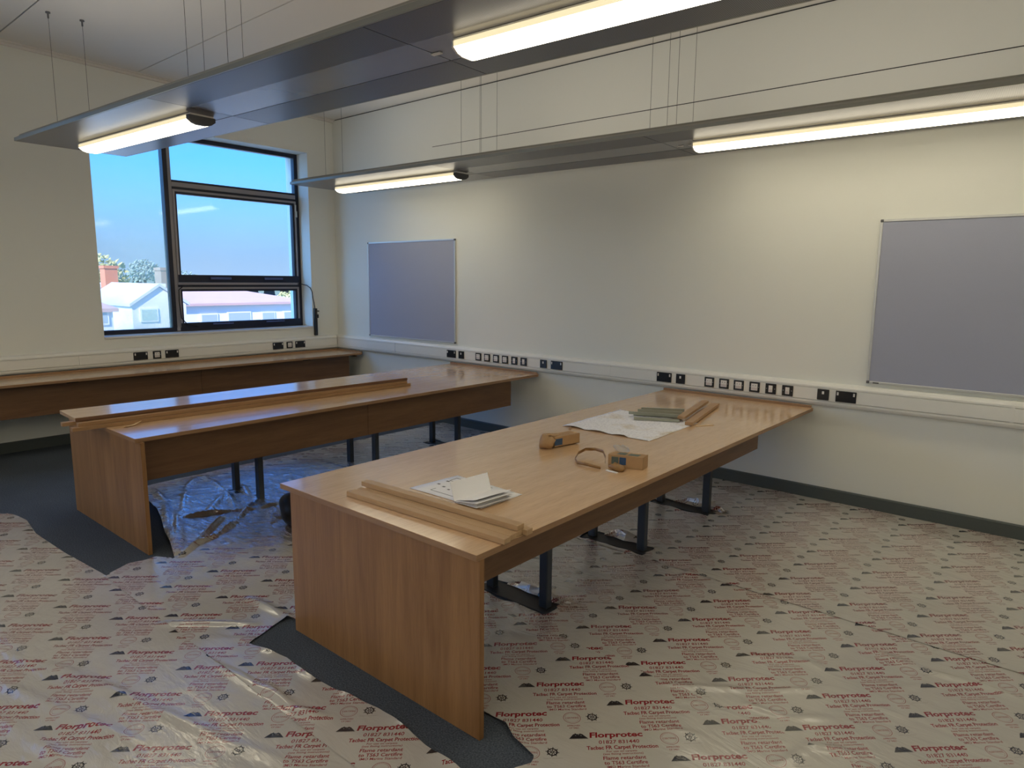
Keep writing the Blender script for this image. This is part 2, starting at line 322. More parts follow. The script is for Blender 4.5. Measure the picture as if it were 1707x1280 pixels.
MB().box(FX-.034, FX-.028, -2.054, -.452, 2.84, W1[3]-.05).build('pane', M['glass'], win)
MB().box(FX+.018, FX+.03, -.475, -.455, 2.60, 2.69, .002).box(FX+.02, FX+.032, -.47, -.445, 2.53, 2.61, .003).build('window_stay', M['alu'], win)
cb = MB(); cb.tube([(FX+.03, -1.90, 1.635), (FX+.03, -2.0, 1.63), (FX+.035, -2.06, 1.58), (FX+.035, -2.065, 1.45), (FX+.035, -2.05, 1.25), (FX+.035, -1.98, 1.165), (FX+.035, -1.85, 1.15)], 0.007, 6)
cb.build('cable', M['black'], win)
# inner sill board
struct('trim_5', MB().box(FX, 0.012, W1[0]-.0, W1[1], W1[2]-.02, W1[2]+.002, .002), M['sill'])
# unseen windows added along the same wall, for their daylight
for nm_, W_ in (('added_window_2', W2), ('added_window_3', W4)):
    ym_ = W_[0]+.82; w2 = MB(); ring(w2, W_[0], W_[1], W_[2], W_[3], 0.05, FX-.07, FX); w2.box(FX-.075, FX+.012, ym_-.04, ym_+.04, W_[2]+.05, W_[3]-.05); w2.box(FX-.06, FX+.006, ym_+.04, W_[1]-.05, 2.74, 2.84)
    win2 = tag(w2.build(nm_, M['frame']), kind='structure')
    MB().box(FX-.034, FX-.028, W_[0]+.05, ym_-.04, W_[2]+.05, W_[3]-.05).build('pane', M['glass'], win2)
    MB().box(FX-.034, FX-.028, ym_+.04, W_[1]-.05, 2.84, W_[3]-.05).build('pane', M['glass'], win2)
    MB().box(FX-.034, FX-.028, ym_+.04, W_[1]-.05, W_[2]+.05, 2.74).build('pane', M['glass'], win2)

# ================================================================== cable trunking
def trunk_body(axis, a0, a1):
    P = [(.001, .772), (.030, .772), (.045, .782), (.054, .798), (.055, .8125), (.044, .8135), (.044, .9165), (.055, .9175), (.054, .930), (.044, .946), (.028, .955), (.001, .957)]
    mb = MB()
    if axis == 'x': mb.prism([(-p, q) for p, q in P], 'x', a0, a1)
    else: mb.prism(P, 'y', a0, a1)
    return mb
def lid(axis, a0, a1):
    mb = MB()
    if axis == 'x': mb.box(a0, a1, -.056, -.0442, .8180, .9120, .0012)
    else: mb.box(.0442, .056, a0, a1, .8180, .9120, .0012)
    return mb
def joint(axis, a):
    P = [(.001, .770), (.031, .770), (.047, .780), (.0565, .797), (.0585, .812), (.0585, .918), (.0565, .931), (.046, .948), (.029, .957), (.001, .959)]
    mb = MB()
    if axis == 'x': mb.prism([(-p, q) for p, q in P], 'x', a-.012, a+.012)
    else: mb.prism(P, 'y', a-.012, a+.012)
    return mb
tk = thing('cable_trunking', (5.1, 0, .772), 'white three-part dado cable trunking running along the long wall', 'trunking')
trunk_body('x', 0.0, RX).build('body', M['trunk'], tk)
jx = [0.055, 1.283, 4.488, 7.66, RX]
for i in range(4): lid('x', jx[i]+.001, jx[i+1]-.001).build('lid', M['trunk'], tk)
joint('x', 7.66).build('joint_cover', M['trunk'], tk)
MB().box(1.279, 1.287, -.0575, -.02, .80, .93).build('joint_cover', M['alu'], tk)
MB().box(4.483, 4.493, -.0575, -.02, .80, .93).build('joint_cover', M['trunk'], tk)
tk = thing('cable_trunking', (0, -4.1, .772), 'white dado cable trunking below the window, above the wall bench', 'trunking')
dz = 0.012
trunk_body('y', RY, -.06).build('body', M['trunk'], tk)
jy = [RY, -3.237, -.062]
for i in range(2): lid('y', jy[i]+.001, jy[i+1]-.001).build('lid', M['trunk'], tk)

# ------------------------------------------------------------------ sockets and data outlets
def outlet(kind, wall, c, z, label, group):
    """c = centre along the wall"""
    wdt = .147 if kind == 'double' else .087; h = .086; t0, t1 = .0562, .066
    def B(mb, u0, u1, z0, z1, p0, p1, ch=.0):
        if wall == 'x': return mb.box(c+u0, c+u1, -p1, -p0, z+z0, z+z1, ch)
        return mb.box(p0, p1, c+u0, c+u1, z+z0, z+z1, ch)
    loc = (c, -t0, z-h/2) if wall == 'x' else (t0, c, z-h/2)
    nm = {'double': 'double_socket', 'single': 'single_socket', 'data': 'data_outlet', 'narrow': 'data_outlet'}[kind]
    th = thing(nm, loc, label, 'socket' if 'socket' in nm else 'data outlet', group)
    B(MB(), -wdt/2, wdt/2, -h/2, h/2, t0, t1, .0025).build('face_plate', M['black'], th)
    if kind == 'double':
        for s_ in (-1, 1): B(MB(), s_*.058-.006, s_*.058+.006, .008, .032, t1, t1+.004, .001).build('switch', M['white'], th)
        pm = MB()
        for s_ in (-1, 1):
            B(pm, s_*.032-.004, s_*.032+.004, .006, .014, t1, t1+.0008); B(pm, s_*.032-.015, s_*.032-.008, -.016, -.010, t1, t1+.0008); B(pm, s_*.032+.008, s_*.032+.015, -.016, -.010, t1, t1+.0008)
        tag(pm.build('pin_holes', M['gap'], th), kind='stuff')
    elif kind == 'single':
        B(MB(), -.008, .008, .004, .026, t1, t1+.004, .001).build('switch', M['white'], th)
        pm = MB(); B(pm, -.004, .004, -.012, -.004, t1, t1+.0008); B(pm, -.015, -.008, -.028, -.022, t1, t1+.0008); B(pm, .008, .015, -.028, -.022, t1, t1+.0008); tag(pm.build('pin_holes', M['gap'], th), kind='stuff')
    elif kind == 'data':
        f = B(MB(), -.027, .027, -.027, .030, t1, t1+.003, .001).build('insert', M['white'], th)
        B(MB(), -.024, .024, -.022, -.004, t1+.003, t1+.006, .001).build('shutter', M['pink'], f)
        pm = MB(); B(pm, -.014, -.008, .010, .016, t1+.003, t1+.0045); B(pm, .008, .014, .010, .016, t1+.003, t1+.0045); tag(pm.build('marking', M['greyplastic'], f), kind='stuff')
        pm = MB(); B(pm, -.037, -.032, .0, .004, t1, t1+.001); B(pm, .032, .037, .0, .004, t1, t1+.001); tag(pm.build('screw', M['alu'], th), kind='stuff')
    else:
        f = B(MB(), -.016, .016, -.027, .028, t1, t1+.003, .001).build('insert', M['white'], th)
        B(MB(), -.012, .012, -.022, -.004, t1+.003, t1+.006, .001).build('shutter', M['pink'], f)
        pm = MB(); B(pm, -.037, -.029, .0, .003, t1, t1+.001); B(pm, .029, .037, .0, .003, t1, t1+.001); tag(pm.build('screw', M['alu'], th), kind='stuff')
ordn = ['first', 'second', 'third', 'fourth']
for nm_, base, seq in (('middle bench', 0, ((2.307, 'double'), (2.471, 'single'), (2.743, 'data'), (2.877, 'data'), (3.012, 'data'), (3.144, 'data'), (3.278, 'narrow'), (3.409, 'narrow'), (3.677, 'single'), (3.849, 'double'))),
                       ('near bench', 0, ((5.075, 'double'), (5.238, 'single'), (5.511, 'data'), (5.645, 'data'), (5.775, 'data'), (5.911, 'data'), (6.046, 'narrow'), (6.181, 'narrow'), (6.455, 'single'), (6.621, 'double')))):
    dn = 0; nn = 0
    for i, (x, k) in enumerate(seq):
        if k == 'double': lb = 'black double power socket at the %s end of the row above the %s' % ('left' if i == 0 else 'right', nm_)
        elif k == 'single': lb = 'small black single switched socket %s the outlet row above the %s' % ('left of' if i == 1 else 'right of', nm_)
        elif k == 'data': lb = 'black framed data outlet with wide white insert, %s from left above the %s' % (ordn[dn], nm_); dn += 1
        else: lb = 'black data outlet with narrow white insert, %s of the pair above the %s' % (('left', 'right')[nn], nm_); nn += 1
        outlet(k, 'x', x, .866, lb, {'double': 'double sockets on the long wall', 'single': 'single sockets on the long wall', 'data': 'data outlets on the long wall', 'narrow': 'data outlets on the long wall'}[k])
for side, pts in (('left', (-2.637, -2.464, -2.300)), ('right', (-.968, -.803, -.645))):
    zz = .866
    where = 'below the dusty left pane' if side == 'left' else 'near the room corner'
    outlet('double', 'y', pts[0], zz, 'black double socket left of the white outlet on window wall, %s' % where, 'double sockets below the window')
    outlet('data', 'y', pts[1], zz, 'small black outlet with white insert on window wall, %s' % where, 'data outlets below the window')
    outlet('double', 'y', pts[2], zz, 'black double socket right of the white outlet on window wall, %s' % where, 'double sockets below the window')

# ================================================================== benches
H = 0.75
def tleg(par, x, y, half=.19):
    """two posts on one floor plate"""
    for s_ in (-1, 1):
        MB().box(x+s_*half-.028, x+s_*half+.028, y-.022, y+.022, .008, .722, .004).build('leg', M['legmetal'], par)
    MB().box(x-.235, x+.235, y-.065, y+.065, .0008, .008, .002).build('foot_plate', M['plate'], par)
    MB().box(x-half-.05, x+half+.05, y-.02, y+.02, .700, .725).build('top_rail', M['legmetal'], par)
def peninsula(x0, x1, y0, loc, label, px0, px1, mod_d, mod_z, mod_y, seams, legy, lcx):
    t_ = thing('workbench', loc, label, 'workbench', 'workbenches standing out from the long wall')
    MB().box(x0, x1, y0, -.058, H-.025, H, .0015).build('worktop', M['woody'], t_)
    MB().box(x0+.001, x1-.001, y0-.0015, y0-.0002, H-.0245, H-.0006).build('edge_band', M['woodedgex'], t_)
    for xe in (x0-.0015, x1+.0002): MB().box(xe, xe+.0013, y0, -.058, H-.0245, H-.0006).build('edge_band', M['woodedge'], t_)
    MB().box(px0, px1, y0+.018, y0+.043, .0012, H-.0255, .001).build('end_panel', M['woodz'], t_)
    MB().box(x0+.0, x1-.01, -.075, -.058, H, H+.020, .001).build('upstand', M['woodedgex'], t_)
    ss = [y0+.044]+seams+[mod_y]
    for k in range(len(ss)-1):
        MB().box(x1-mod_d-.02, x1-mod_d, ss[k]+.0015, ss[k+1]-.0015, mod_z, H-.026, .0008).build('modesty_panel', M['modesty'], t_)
    for y in legy: tleg(t_, lcx, y)
    return t_
near = peninsula(5.08, 6.386, -3.955, (5.73, -3.94, 0), 'near oak-effect workbench holding cartons, a plan sheet and timber strips', 5.135, 6.386, .215, .485, -.62, [], (-2.93, -1.90, -.93), 5.735)
mid = peninsula(2.30, 3.61, -4.055, (2.95, -4.04, 0), 'middle oak-effect workbench with a long timber bundle lying on top', 2.352, 3.638, .12, .44, -.36, [-2.20], (-3.0, -1.86, -.80), 2.955)
# small dark blocks sit under the wall bench edge
wb = thing('wall_bench', (.31, -3.0, 0), 'long oak-effect wall bench under the window, running out of frame left', 'workbench')
MB().box(.058, .611, -6.2, -.058, H-.025, H, .0015).build('worktop', M['woody'], wb)
MB().box(.6112, .6125, -6.2, -.058, H-.0245, H-.0006).build('edge_band', M['woodedge'], wb)
MB().box(.058, .075, -6.2, -.076, H, H+.020, .001).build('upstand', M['woodedge'], wb)
MB().box(.058, .611, -.075, -.058, H, H+.020, .001).build('upstand', M['woodedgex'], wb)
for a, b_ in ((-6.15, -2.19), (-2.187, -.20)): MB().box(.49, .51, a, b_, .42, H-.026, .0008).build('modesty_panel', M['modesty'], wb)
for y in (-.95, -2.05): 
    for x in (.14, .42): MB().box(x-.02, x+.02, y-.02, y+.02, .001, .724, .003).build('leg', M['legmetal'], wb)
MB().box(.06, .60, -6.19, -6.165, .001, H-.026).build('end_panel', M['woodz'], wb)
MB().box(.03, .50, -.085, -.058, .69, .7245).build('bracket', M['modesty'], wb)
for y in (-3.45, -2.0, -.85): MB().box(.50, .52, y-.05, y+.05, H-.045, H-.026).build('edge_block', M['gap'], wb)

# ================================================================== timber bundle on middle bench
def bar(name, p0, p1, wdt, z0, z1, mat, label, cat, group=None, ch=.0012):
    """p0-p1: the near long edge; the bar extends to the left of it (away)"""
    d = Vector((p1[0]-p0[0], p1[1]-p0[1])); L = d.length; d.normalize(); n = Vector((-d.y, d.x))
    q = [Vector(p0), Vector(p1), Vector(p1)+n*wdt, Vector(p0)+n*wdt]
    bm = bmesh.new(); vs = [bm.verts.new((a.x, a.y, z)) for z in (z0, z1) for a in q]
    for f in ((3, 2, 1, 0), (4, 5, 6, 7), (0, 1, 5, 4), (1, 2, 6, 5), (2, 3, 7, 6), (3, 0, 4, 7)): bm.faces.new([vs[i] for i in f])
    if ch: bmesh.ops.bevel(bm, geom=bm.edges[:]+bm.verts[:], offset=ch, segments=1, affect='EDGES')
    bm.verts.index_update(); mb = MB(); mb.add([v.co[:] for v in bm.verts], [[v.index for v in f.verts] for f in bm.faces]); bm.free()
    return top(mb.build(name, mat), label, cat, group)
g_ = 'timber lengths bundled on the middle bench'
z1 = H+.0008
bar('timber_strip', (3.131, -4.244), (3.235, -1.505), .045, z1, z1+.024, M['timbery'], 'bottom oak strip along the near side of the bundle, its end hanging lowest, middle bench', 'timber strip', g_)
bar('timber_strip', (2.86, -4.10), (2.97, -1.60), .045, z1, z1+.024, M['timbery'], 'bottom oak strip hidden beneath the wide board on the middle bench', 'timber strip', g_)
bar('timber_strip', (3.118, -4.205), (3.222, -1.535), .040, z1+.0245, z1+.0485, M['timbery'], 'middle-layer oak strip just under the wide board on the middle bench', 'timber strip', g_)
bar('timber_strip', (3.035, -4.27), (3.14, -1.56), .040, z1+.0245, z1+.0485, M['timbery'], 'middle-layer oak strip poking out furthest left beneath the wide board', 'timber strip', g_)
bar('timber_strip', (3.05, -4.10), (3.15, -1.56), .045, z1, z1+.024, M['timbery'], 'bottom oak strip second in from the camera side of the bundle', 'timber strip', g_)
bar('timber_strip', (2.86, -4.10), (2.97, -1.60), .045, z1+.0245, z1+.0485, M['timbery'], 'middle-layer oak strip hidden under the far side of the wide board', 'timber strip', g_)
bar('timber_board', (3.060, -4.203), (3.208, -1.522), .368, z1+.049, z1+.074, M['woody'], 'wide glossy oak-effect board lying on top of timber strips, middle bench', 'board')
tb = [o for o in bpy.data.objects if o.name == 'timber_board'][0]
_d = Vector((3.208-3.060, -1.522+4.203, 0)).normalized(); _n = Vector((_d.y, -_d.x, 0)); _p = Vector((3.060, -4.203, 0)); _q = Vector((3.208, -1.522, 0)); _l = tb.location
eb = MB().hexa([tuple(_p+_n*.0002-_l+Vector((0, 0, z1+.0495))), tuple(_p+_n*.0014-_l+Vector((0, 0, z1+.0495))), tuple(_q+_n*.0014-_l+Vector((0, 0, z1+.0495))), tuple(_q+_n*.0002-_l+Vector((0, 0, z1+.0495)))],
               [tuple(_p+_n*.0002-_l+Vector((0, 0, z1+.0735))), tuple(_p+_n*.0014-_l+Vector((0, 0, z1+.0735))), tuple(_q+_n*.0014-_l+Vector((0, 0, z1+.0735))), tuple(_q+_n*.0002-_l+Vector((0, 0, z1+.0735)))]).build('edge_band', M['darkband'])
eb.parent = tb
# curled shaving
mb = MB(); K = 9
for i in range(K):
    a = i/(K-1); x = 3.225-.055*a+.0; y = -3.975+.125*a; z = H+.002+.016*max(0, a-.55)*2
    wv = .012*math.sin(math.pi*(a*.9+.05))+.003
    mb.v += [(x-wv, y-.004, z), (x+wv, y+.004, z+.004)]; mb.v += [(x-wv, y-.004, z-.0015), (x+wv, y+.004, z+.0025)]
for i in range(K-1):
    k = i*4
    for f in ((k, k+1, k+5, k+4), (k+2, k+6, k+7, k+3), (k, k+4, k+6, k+2), (k+1, k+3, k+7, k+5)): mb.f.append(f); mb.sm.append(False)
mb.f += [(0, 2, 3, 1), (4*K-4, 4*K-3, 4*K-1, 4*K-2)]; mb.sm += [False]*2
top(mb.build('wood_shaving', M['straw']), 'small pale curled wood shaving by the timber bundle, middle bench', 'wood shaving')

# ================================================================== timber on near bench
g_ = 'timber strips across the end of the near bench'
bar('timber_strip', (5.478, -3.858), (6.399, -3.818), .040, z1, z1+.022, M['timber'], 'front oak strip, longest one nearest the end of the near bench', 'timber strip', g_)
bar('timber_strip', (5.480, -3.817), (6.390, -3.777), .044, z1, z1+.022, M['timber'], 'oak strip second from the end of the near bench, lying flat against front one', 'timber strip', g_)
bar('timber_strip', (5.50, -3.770), (6.385, -3.731), .040, z1, z1+.022, M['timber'], 'flat oak strip directly beneath the raised one, near bench', 'timber strip', g_)
bar('timber_strip', (5.50, -3.729), (6.404, -3.690), .040, z1, z1+.022, M['timber'], 'oak strip behind, its end jutting past the raised strip towards bench edge', 'timber strip', g_)
bar('timber_strip', (5.462, -3.762), (6.384, -3.722), .042, z1+.0225, z1+.0445, M['timber'], 'raised oak strip lying on top of the others, near bench', 'timber strip', g_)
g_ = 'oak offcuts on the plan sheet'
bar('timber_offcut', (5.893, -1.300), (5.735, -.560), .052, H+.0255, H+.0455, M['timbery'], 'shorter oak offcut leaning across the sage-green trim pieces', 'timber offcut', g_)
bar('timber_offcut', (5.985, -1.372), (5.812, -.530), .052, H+.006, H+.028, M['timbery'], 'longer oak offcut right of the sage-green trim pieces', 'timber offcut', g_)
g_ = 'sage-green trim pieces on the plan sheet'
def trimbar(p0, p1, wdt, z0, h, lb):
    d = Vector((p1[0]-p0[0], p1[1]-p0[1], 0)).normalized(); n = Vector((-d.y, d.x, 0))
    t_ = thing('trim_profile', (p0[0], p0[1], z0), lb, 'trim profile', g_)
    a, b_ = Vector((*p0, 0)), Vector((*p1, 0))
    def hx(o0, o1, za, zb): q = [a+n*o0, b_+n*o0, b_+n*o1, a+n*o1]; return MB().hexa([(v.x, v.y, za) for v in q], [(v.x, v.y, zb) for v in q])
    hx(0, .004, z0, z0+h).build('web', M['sage'], t_)
    hx(.004, wdt, z0, z0+.003).build('flange', M['sage'], t_)
    hx(.0, wdt*.35, z0+h, z0+h+.003).build('lip', M['sage'], t_)
    hx(wdt-.004, wdt, z0+.003, z0+h*.6).build('web', M['sage'], t_)
trimbar((5.585, -1.470), (5.865, -1.325), .040, H+.006, .016, 'front sage-green trim piece, nearest the white plan sheet')
trimbar((5.500, -1.400), (5.835, -1.262), .038, H+.026, .016, 'raised sage-green trim piece stacked upon the front two')
trimbar((5.500, -1.330), (5.820, -1.200), .040, H+.006, .016, 'sage-green trim piece lying second from the front')
trimbar((5.455, -1.190), (5.760, -1.075), .036, H+.006, .018, 'third sage-green trim piece, its left end set back')
trimbar((5.450, -1.125), (5.720, -.955), .036, H+.006, .020, 'rearmost dark-edged sage-green trim piece')

# ================================================================== papers
def sheet(name, corners, nx, ny, zf, mat, label, cat, thick=.0008, jitter=0.0):
    c = [Vector((*p, 0)) for p in corners]; vs = []; fs = []
    for j in range(ny+1):
        for i in range(nx+1):
            a, b_ = i/nx, j/ny
            p = (c[0]*(1-a)+c[1]*a)*(1-b_)+(c[3]*(1-a)+c[2]*a)*b_
            if jitter and (i in (0, nx) or j in (0, ny)): p += Vector((random.uniform(-1, 1), random.uniform(-1, 1), 0))*jitter
            vs.append((p.x, p.y, zf(a, b_)))
    n = len(vs); vs += [(x, y, z-thick) for x, y, z in vs]
    for j in range(ny):
        for i in range(nx):
            k = j*(nx+1)+i; fs.append((k, k+1, k+nx+2, k+nx+1)); fs.append((n+k, n+k+nx+1, n+k+nx+2, n+k+1))
    def edge(a, b_): fs.append((a, n+a, n+b_, b_))
    for i in range(nx): edge(i, i+1); edge(ny*(nx+1)+i+1, ny*(nx+1)+i)
    for j in range(ny): edge((j+1)*(nx+1), j*(nx+1)); edge(j*(nx+1)+nx, (j+1)*(nx+1)+nx)
    mb = MB(); mb.add(vs, fs, True); return mb.build(name, mat)
def drawpaper():
    m_, t, b = newmat('creased_plan_paper'); co = t.nodes.new('ShaderNodeTexCoord')
    n1 = t.nodes.new('ShaderNodeTexNoise'); n1.inputs['Scale'].default_value = 4; n1.inputs['Detail'].default_value = 4
    r = t.nodes.new('ShaderNodeValToRGB'); r.color_ramp.elements[0].position = .55; r.color_ramp.elements[0].color = (.88, .88, .92, 1); r.color_ramp.elements[1].position = .72; r.color_ramp.elements[1].color = (.66, .58, .46, 1)
    br = t.nodes.new('ShaderNodeTexBrick'); br.inputs['Scale'].default_value = 5.5; br.inputs['Mortar Size'].default_value = .006; br.inputs['Color1'].default_value = (1, 1, 1, 1); br.inputs['Color2'].default_value = (1, 1, 1, 1); br.inputs['Mortar'].default_value = (.55, .55, .62, 1)
    n3 = t.nodes.new('ShaderNodeTexNoise'); n3.inputs['Scale'].default_value = 60
    r3 = t.nodes.new('ShaderNodeValToRGB'); r3.color_ramp.elements[0].position = .38; r3.color_ramp.elements[0].color = (.72, .72, .76, 1); r3.color_ramp.elements[1].position = .46
    mx = t.nodes.new('ShaderNodeMixRGB'); mx.blend_type = 'MULTIPLY'; mx.inputs[0].default_value = .55; mx2 = t.nodes.new('ShaderNodeMixRGB'); mx2.blend_type = 'MULTIPLY'; mx2.inputs[0].default_value = .6
    for n_ in (n1, br, n3): t.links.new(co.outputs['Object'], n_.inputs['Vector'])
    t.links.new(n1.outputs[0], r.inputs[0]); t.links.new(r.outputs[0], mx.inputs[1]); t.links.new(br.outputs[0], mx.inputs[2]); t.links.new(n3.outputs[0], r3.inputs[0])
    t.links.new(mx.outputs[0], mx2.inputs[1]); t.links.new(r3.outputs[0], mx2.inputs[2]); t.links.new(mx2.outputs[0], b.inputs['Base Color']); b.inputs['Roughness'].default_value = .7
    return m_
M['plan'] = drawpaper()
def wav(a, b_): return .0022*(math.sin(9*a+3*b_)+math.sin(17*b_-5*a)*.6)+.0016*abs(math.sin(6*math.pi*b_))
pl = sheet('plan_sheet', [(5.318, -1.968), (5.984, -1.966), (5.968, -1.25), (5.300, -1.190)], 22, 26, lambda a, b_: H+.0025+max(0, wav(a, b_)*.5)*(0 if b_ > .82 else 1)+(.012*max(0, .10-b_)/.10*abs(math.sin(11*a)) if a < .75 else 0), M['plan'], '', '')
top(pl, 'large creased white plan sheet spread beneath the trim pieces, near bench', 'paper')
pp = thing('drawing_sheet', (5.84, -3.44, H), 'white printed sheet under the folded papers, near bench', 'paper')
mb_ = sheet('page', [(5.600, -3.588), (6.058, -3.576), (6.066, -3.306), (5.626, -3.288)], 8, 6, lambda a, b_: H+.0016+.001*math.sin(5*a+2*b_)**2, M['paper'], '', ''); mb_.parent = pp; mb_.matrix_parent_inverse = Matrix.Translation(-pp.location)
pr_ = MB()
for (x, y, lx, ly) in ((5.655, -3.46, .016, .012), (5.705, -3.475, .016, .012), (5.755, -3.49, .014, .010), (5.80, -3.50, .02, .01), (5.655, -3.40, .02, .012), (5.98, -3.50, .05, .003), (5.98, -3.47, .05, .003), (5.97, -3.44, .06, .003)):
    pr_.box(x, x+lx, y, y+ly, H+.003, H+.0036)
for (x0_, y0_, x1_, y1_) in ((5.66, -3.33, 5.90, -3.327), (5.66, -3.38, 5.90, -3.377), (5.66, -3.38, 5.663, -3.327), (5.78, -3.38, 5.783, -3.327), (5.70, -3.545, 5.95, -3.5425), (5.70, -3.545, 5.7025, -3.51)): pr_.box(x0_, x1_, y0_, y1_, H+.003, H+.0036)
tag(pr_.build('printed_lines', M['greyplastic'], pp), kind='stuff')
fp = thing('folded_papers', (5.93, -3.50, H+.004), 'stack of folded white papers with one leaf standing up', 'paper')
A_ = Vector((5.915, -3.600, H+.004)); B_ = Vector((5.935, -3.375, H+.004)); nrm = Vector((1, -.09, 0)).normalized()
def leafq(h0, o0, h1, o1, e0=0.0, e1=0.0, th=.0022):
    d = (B_-A_)
    q = [A_+d*e0+nrm*o0+Vector((0, 0, h0)), A_+d*(1-e1)+nrm*o0+Vector((0, 0, h0)), A_+d*(1-e1)+nrm*o1+Vector((0, 0, h1)), A_+d*e0+nrm*o1+Vector((0, 0, h1))]
    n_ = (q[1]-q[0]).cross(q[3]-q[0]).normalized()*th
    return MB().hexa([tuple(v) for v in q], [tuple(v+n_) for v in q])
leafq(.001, 0, .086, -.030).build('leaf', M['paper'], fp)['label'] = 'upright leaf'
for k, (ang, ln, e0, e1) in enumerate(((.012, .150, 0, .02), (.020, .140, .02, .0), (.030, .150, .0, .05), (.042, .135, .03, .02))):
    leafq(.0015+.0022*k, 0, .0015+.0022*k+ang*.8, ln, e0, e1, .0012).build('leaf', M['paper'], fp)

# ================================================================== cartons
def carton(name, P, z0, h, label, labels_front, labels_top, opened=False):
    """P: front-left, front-right, back-right, back-left on the bench"""
    c = sum((Vector((*p, 0)) for p in P), Vector())/4
    t_ = thing(name, (c.x, c.y, z0), label, 'carton')
    q = [Vector((*p, 0)) for p in P]
    mb = MB()
    bot = [(v.x, v.y, z0) for v in q]; tp = [(v.x, v.y, z0+h) for v in q]
    if not opened: mb.hexa(bot, tp)
    else:
        th = .003
        for i, j in ((0, 1), (1, 2), (2, 3)):
            n_ = (q[j]-q[i]).normalized(); n_ = Vector((-n_.y, n_.x, 0))*th
            f = [q[i], q[j], q[j]+n_, q[i]+n_]; mb.hexa([(v.x, v.y, z0) for v in f], [(v.x, v.y, z0+h) for v in f])
        mb.hexa(bot, [(v.x, v.y, z0+th) for v in q]); mb.hexa([(v.x, v.y, z0+h) for v in q], [(v.x, v.y, z0+h+th) for v in q])
    mb.build('box', M['card'], t_)
    def patch(a, b_, u0, u1, v0, v1, mat, e=.0012, nm='label_patch'):
        d = q[b_]-q[a]; n_ = Vector((d.y, -d.x, 0)).normalized()*e
        vs = [q[a]+d*u0+Vector((0, 0, z0+h*v0)), q[a]+d*u1+Vector((0, 0, z0+h*v0)), q[a]+d*u1+Vector((0, 0, z0+h*v1)), q[a]+d*u0+Vector((0, 0, z0+h*v1))]
        MB().hexa([tuple(v) for v in vs], [tuple(v+n_) for v in vs]).build(nm, mat, t_)
    for (u0, u1, v0, v1, m_) in labels_front: patch(0, 1, u0, u1, v0, v1, m_)
    for (u0, u1, v0, v1, m_) in labels_top:
        ex = q[1]-q[0]; ey = q[3]-q[0]
        vs = [q[0]+ex*u0+ey*v0, q[0]+ex*u1+ey*v0, q[0]+ex*u1+ey*v1, q[0]+ex*u0+ey*v1]
        MB().hexa([(v.x, v.y, z0+h) for v in vs], [(v.x, v.y, z0+h+.0008) for v in vs]).build('label_patch', m_, t_)
    return t_
c2 = carton('carton', [(6.098, -2.622), (6.276, -2.566), (6.262, -2.486), (6.090, -2.545)], H+.001, .066, 'brown carton with dark blue labels and clear plastic on its lid',
            [(.10, .30, .25, .85, M['label2']), (.33, .52, .25, .85, M['label'])], [(.20, .44, .25, .80, M['label2']), (.52, .82, .25, .75, M['label2'])])
# clear bag on that carton
def blob(name, cen, r, mat, seed, nu=14, nv=8, amp=.25, parent=None, flat=True):
    rnd = random.Random(seed); ph = [(rnd.uniform(0, 6), rnd.uniform(1, 4), rnd.uniform(1, 4)) for _ in range(6)]
    vs = [(cen[0], cen[1], cen[2]+r[2]*(1 if not flat else .9))]; fs = []
    for j in range(1, nv):
        th = math.pi*j/nv
        for i in range(nu):
            a = 2*math.pi*i/nu; k = 1+amp*sum(math.sin(p+u*a*1.0+v*th) for p, u, v in [(x[0], round(x[1]), x[2]) for x in ph])/3
            z = cen[2]+r[2]*math.cos(th)*k
            if flat: z = max(z, cen[2]-r[2]*.72)
            vs.append((cen[0]+r[0]*math.sin(th)*math.cos(a)*k, cen[1]+r[1]*math.sin(th)*math.sin(a)*k, z))
    vs.append((cen[0], cen[1], cen[2]-r[2]*(.72 if flat else 1)))
    for i in range(nu): fs.append((0, 1+i, 1+(i+1) % nu)); fs.append((len(vs)-1, 1+(nv-2)*nu+(i+1) % nu, 1+(nv-2)*nu+i))
    for j in range(nv-2):
        for i in range(nu): a = 1+j*nu+i; b_ = 1+j*nu+(i+1) % nu; fs.append((a, a+nu, b_+nu, b_))
    return MB().add(vs, fs, True).build(name, mat, parent)
pb = blob('plastic_wrapper', (6.125, -2.530, H+.0835), (.050, .018, .020), M['polybag'], 3, amp=.18)
top(pb, 'crumpled clear plastic wrapper resting on the labelled carton', 'wrapper')
c1 = carton('carton', [(5.650, -2.500), (5.690, -2.300), (5.610, -2.285), (5.570, -2.480)], H+.006, .056, 'torn brown carton with crumpled open end, left of the labelled one',
            [(.0, .30, .15, .85, M['label'])], [], True)
fl = blob('flap', (5.607, -2.530, H+.036), (.045, .045, .046), M['card'], 11, 10, 7, .30, c1)
fl['label'] = 'crumpled torn end flap'
MB().hexa([(5.585, -2.46, H+.066), (5.635, -2.47, H+.066), (5.63, -2.41, H+.066), (5.585, -2.40, H+.066)], [(5.575, -2.52, H+.084), (5.62, -2.53, H+.080), (5.625, -2.50, H+.078), (5.58, -2.49, H+.080)]).build('flap', M['card'], c1)
MB().hexa([(5.585, -2.27, H+.064), (5.60, -2.27, H+.064), (5.60, -2.26, H+.064), (5.585, -2.26, H+.064)], [(5.586, -2.262, H+.084), (5.592, -2.262, H+.086), (5.592, -2.258, H+.086), (5.586, -2.258, H+.084)]).build('flap', M['tape'], c1)
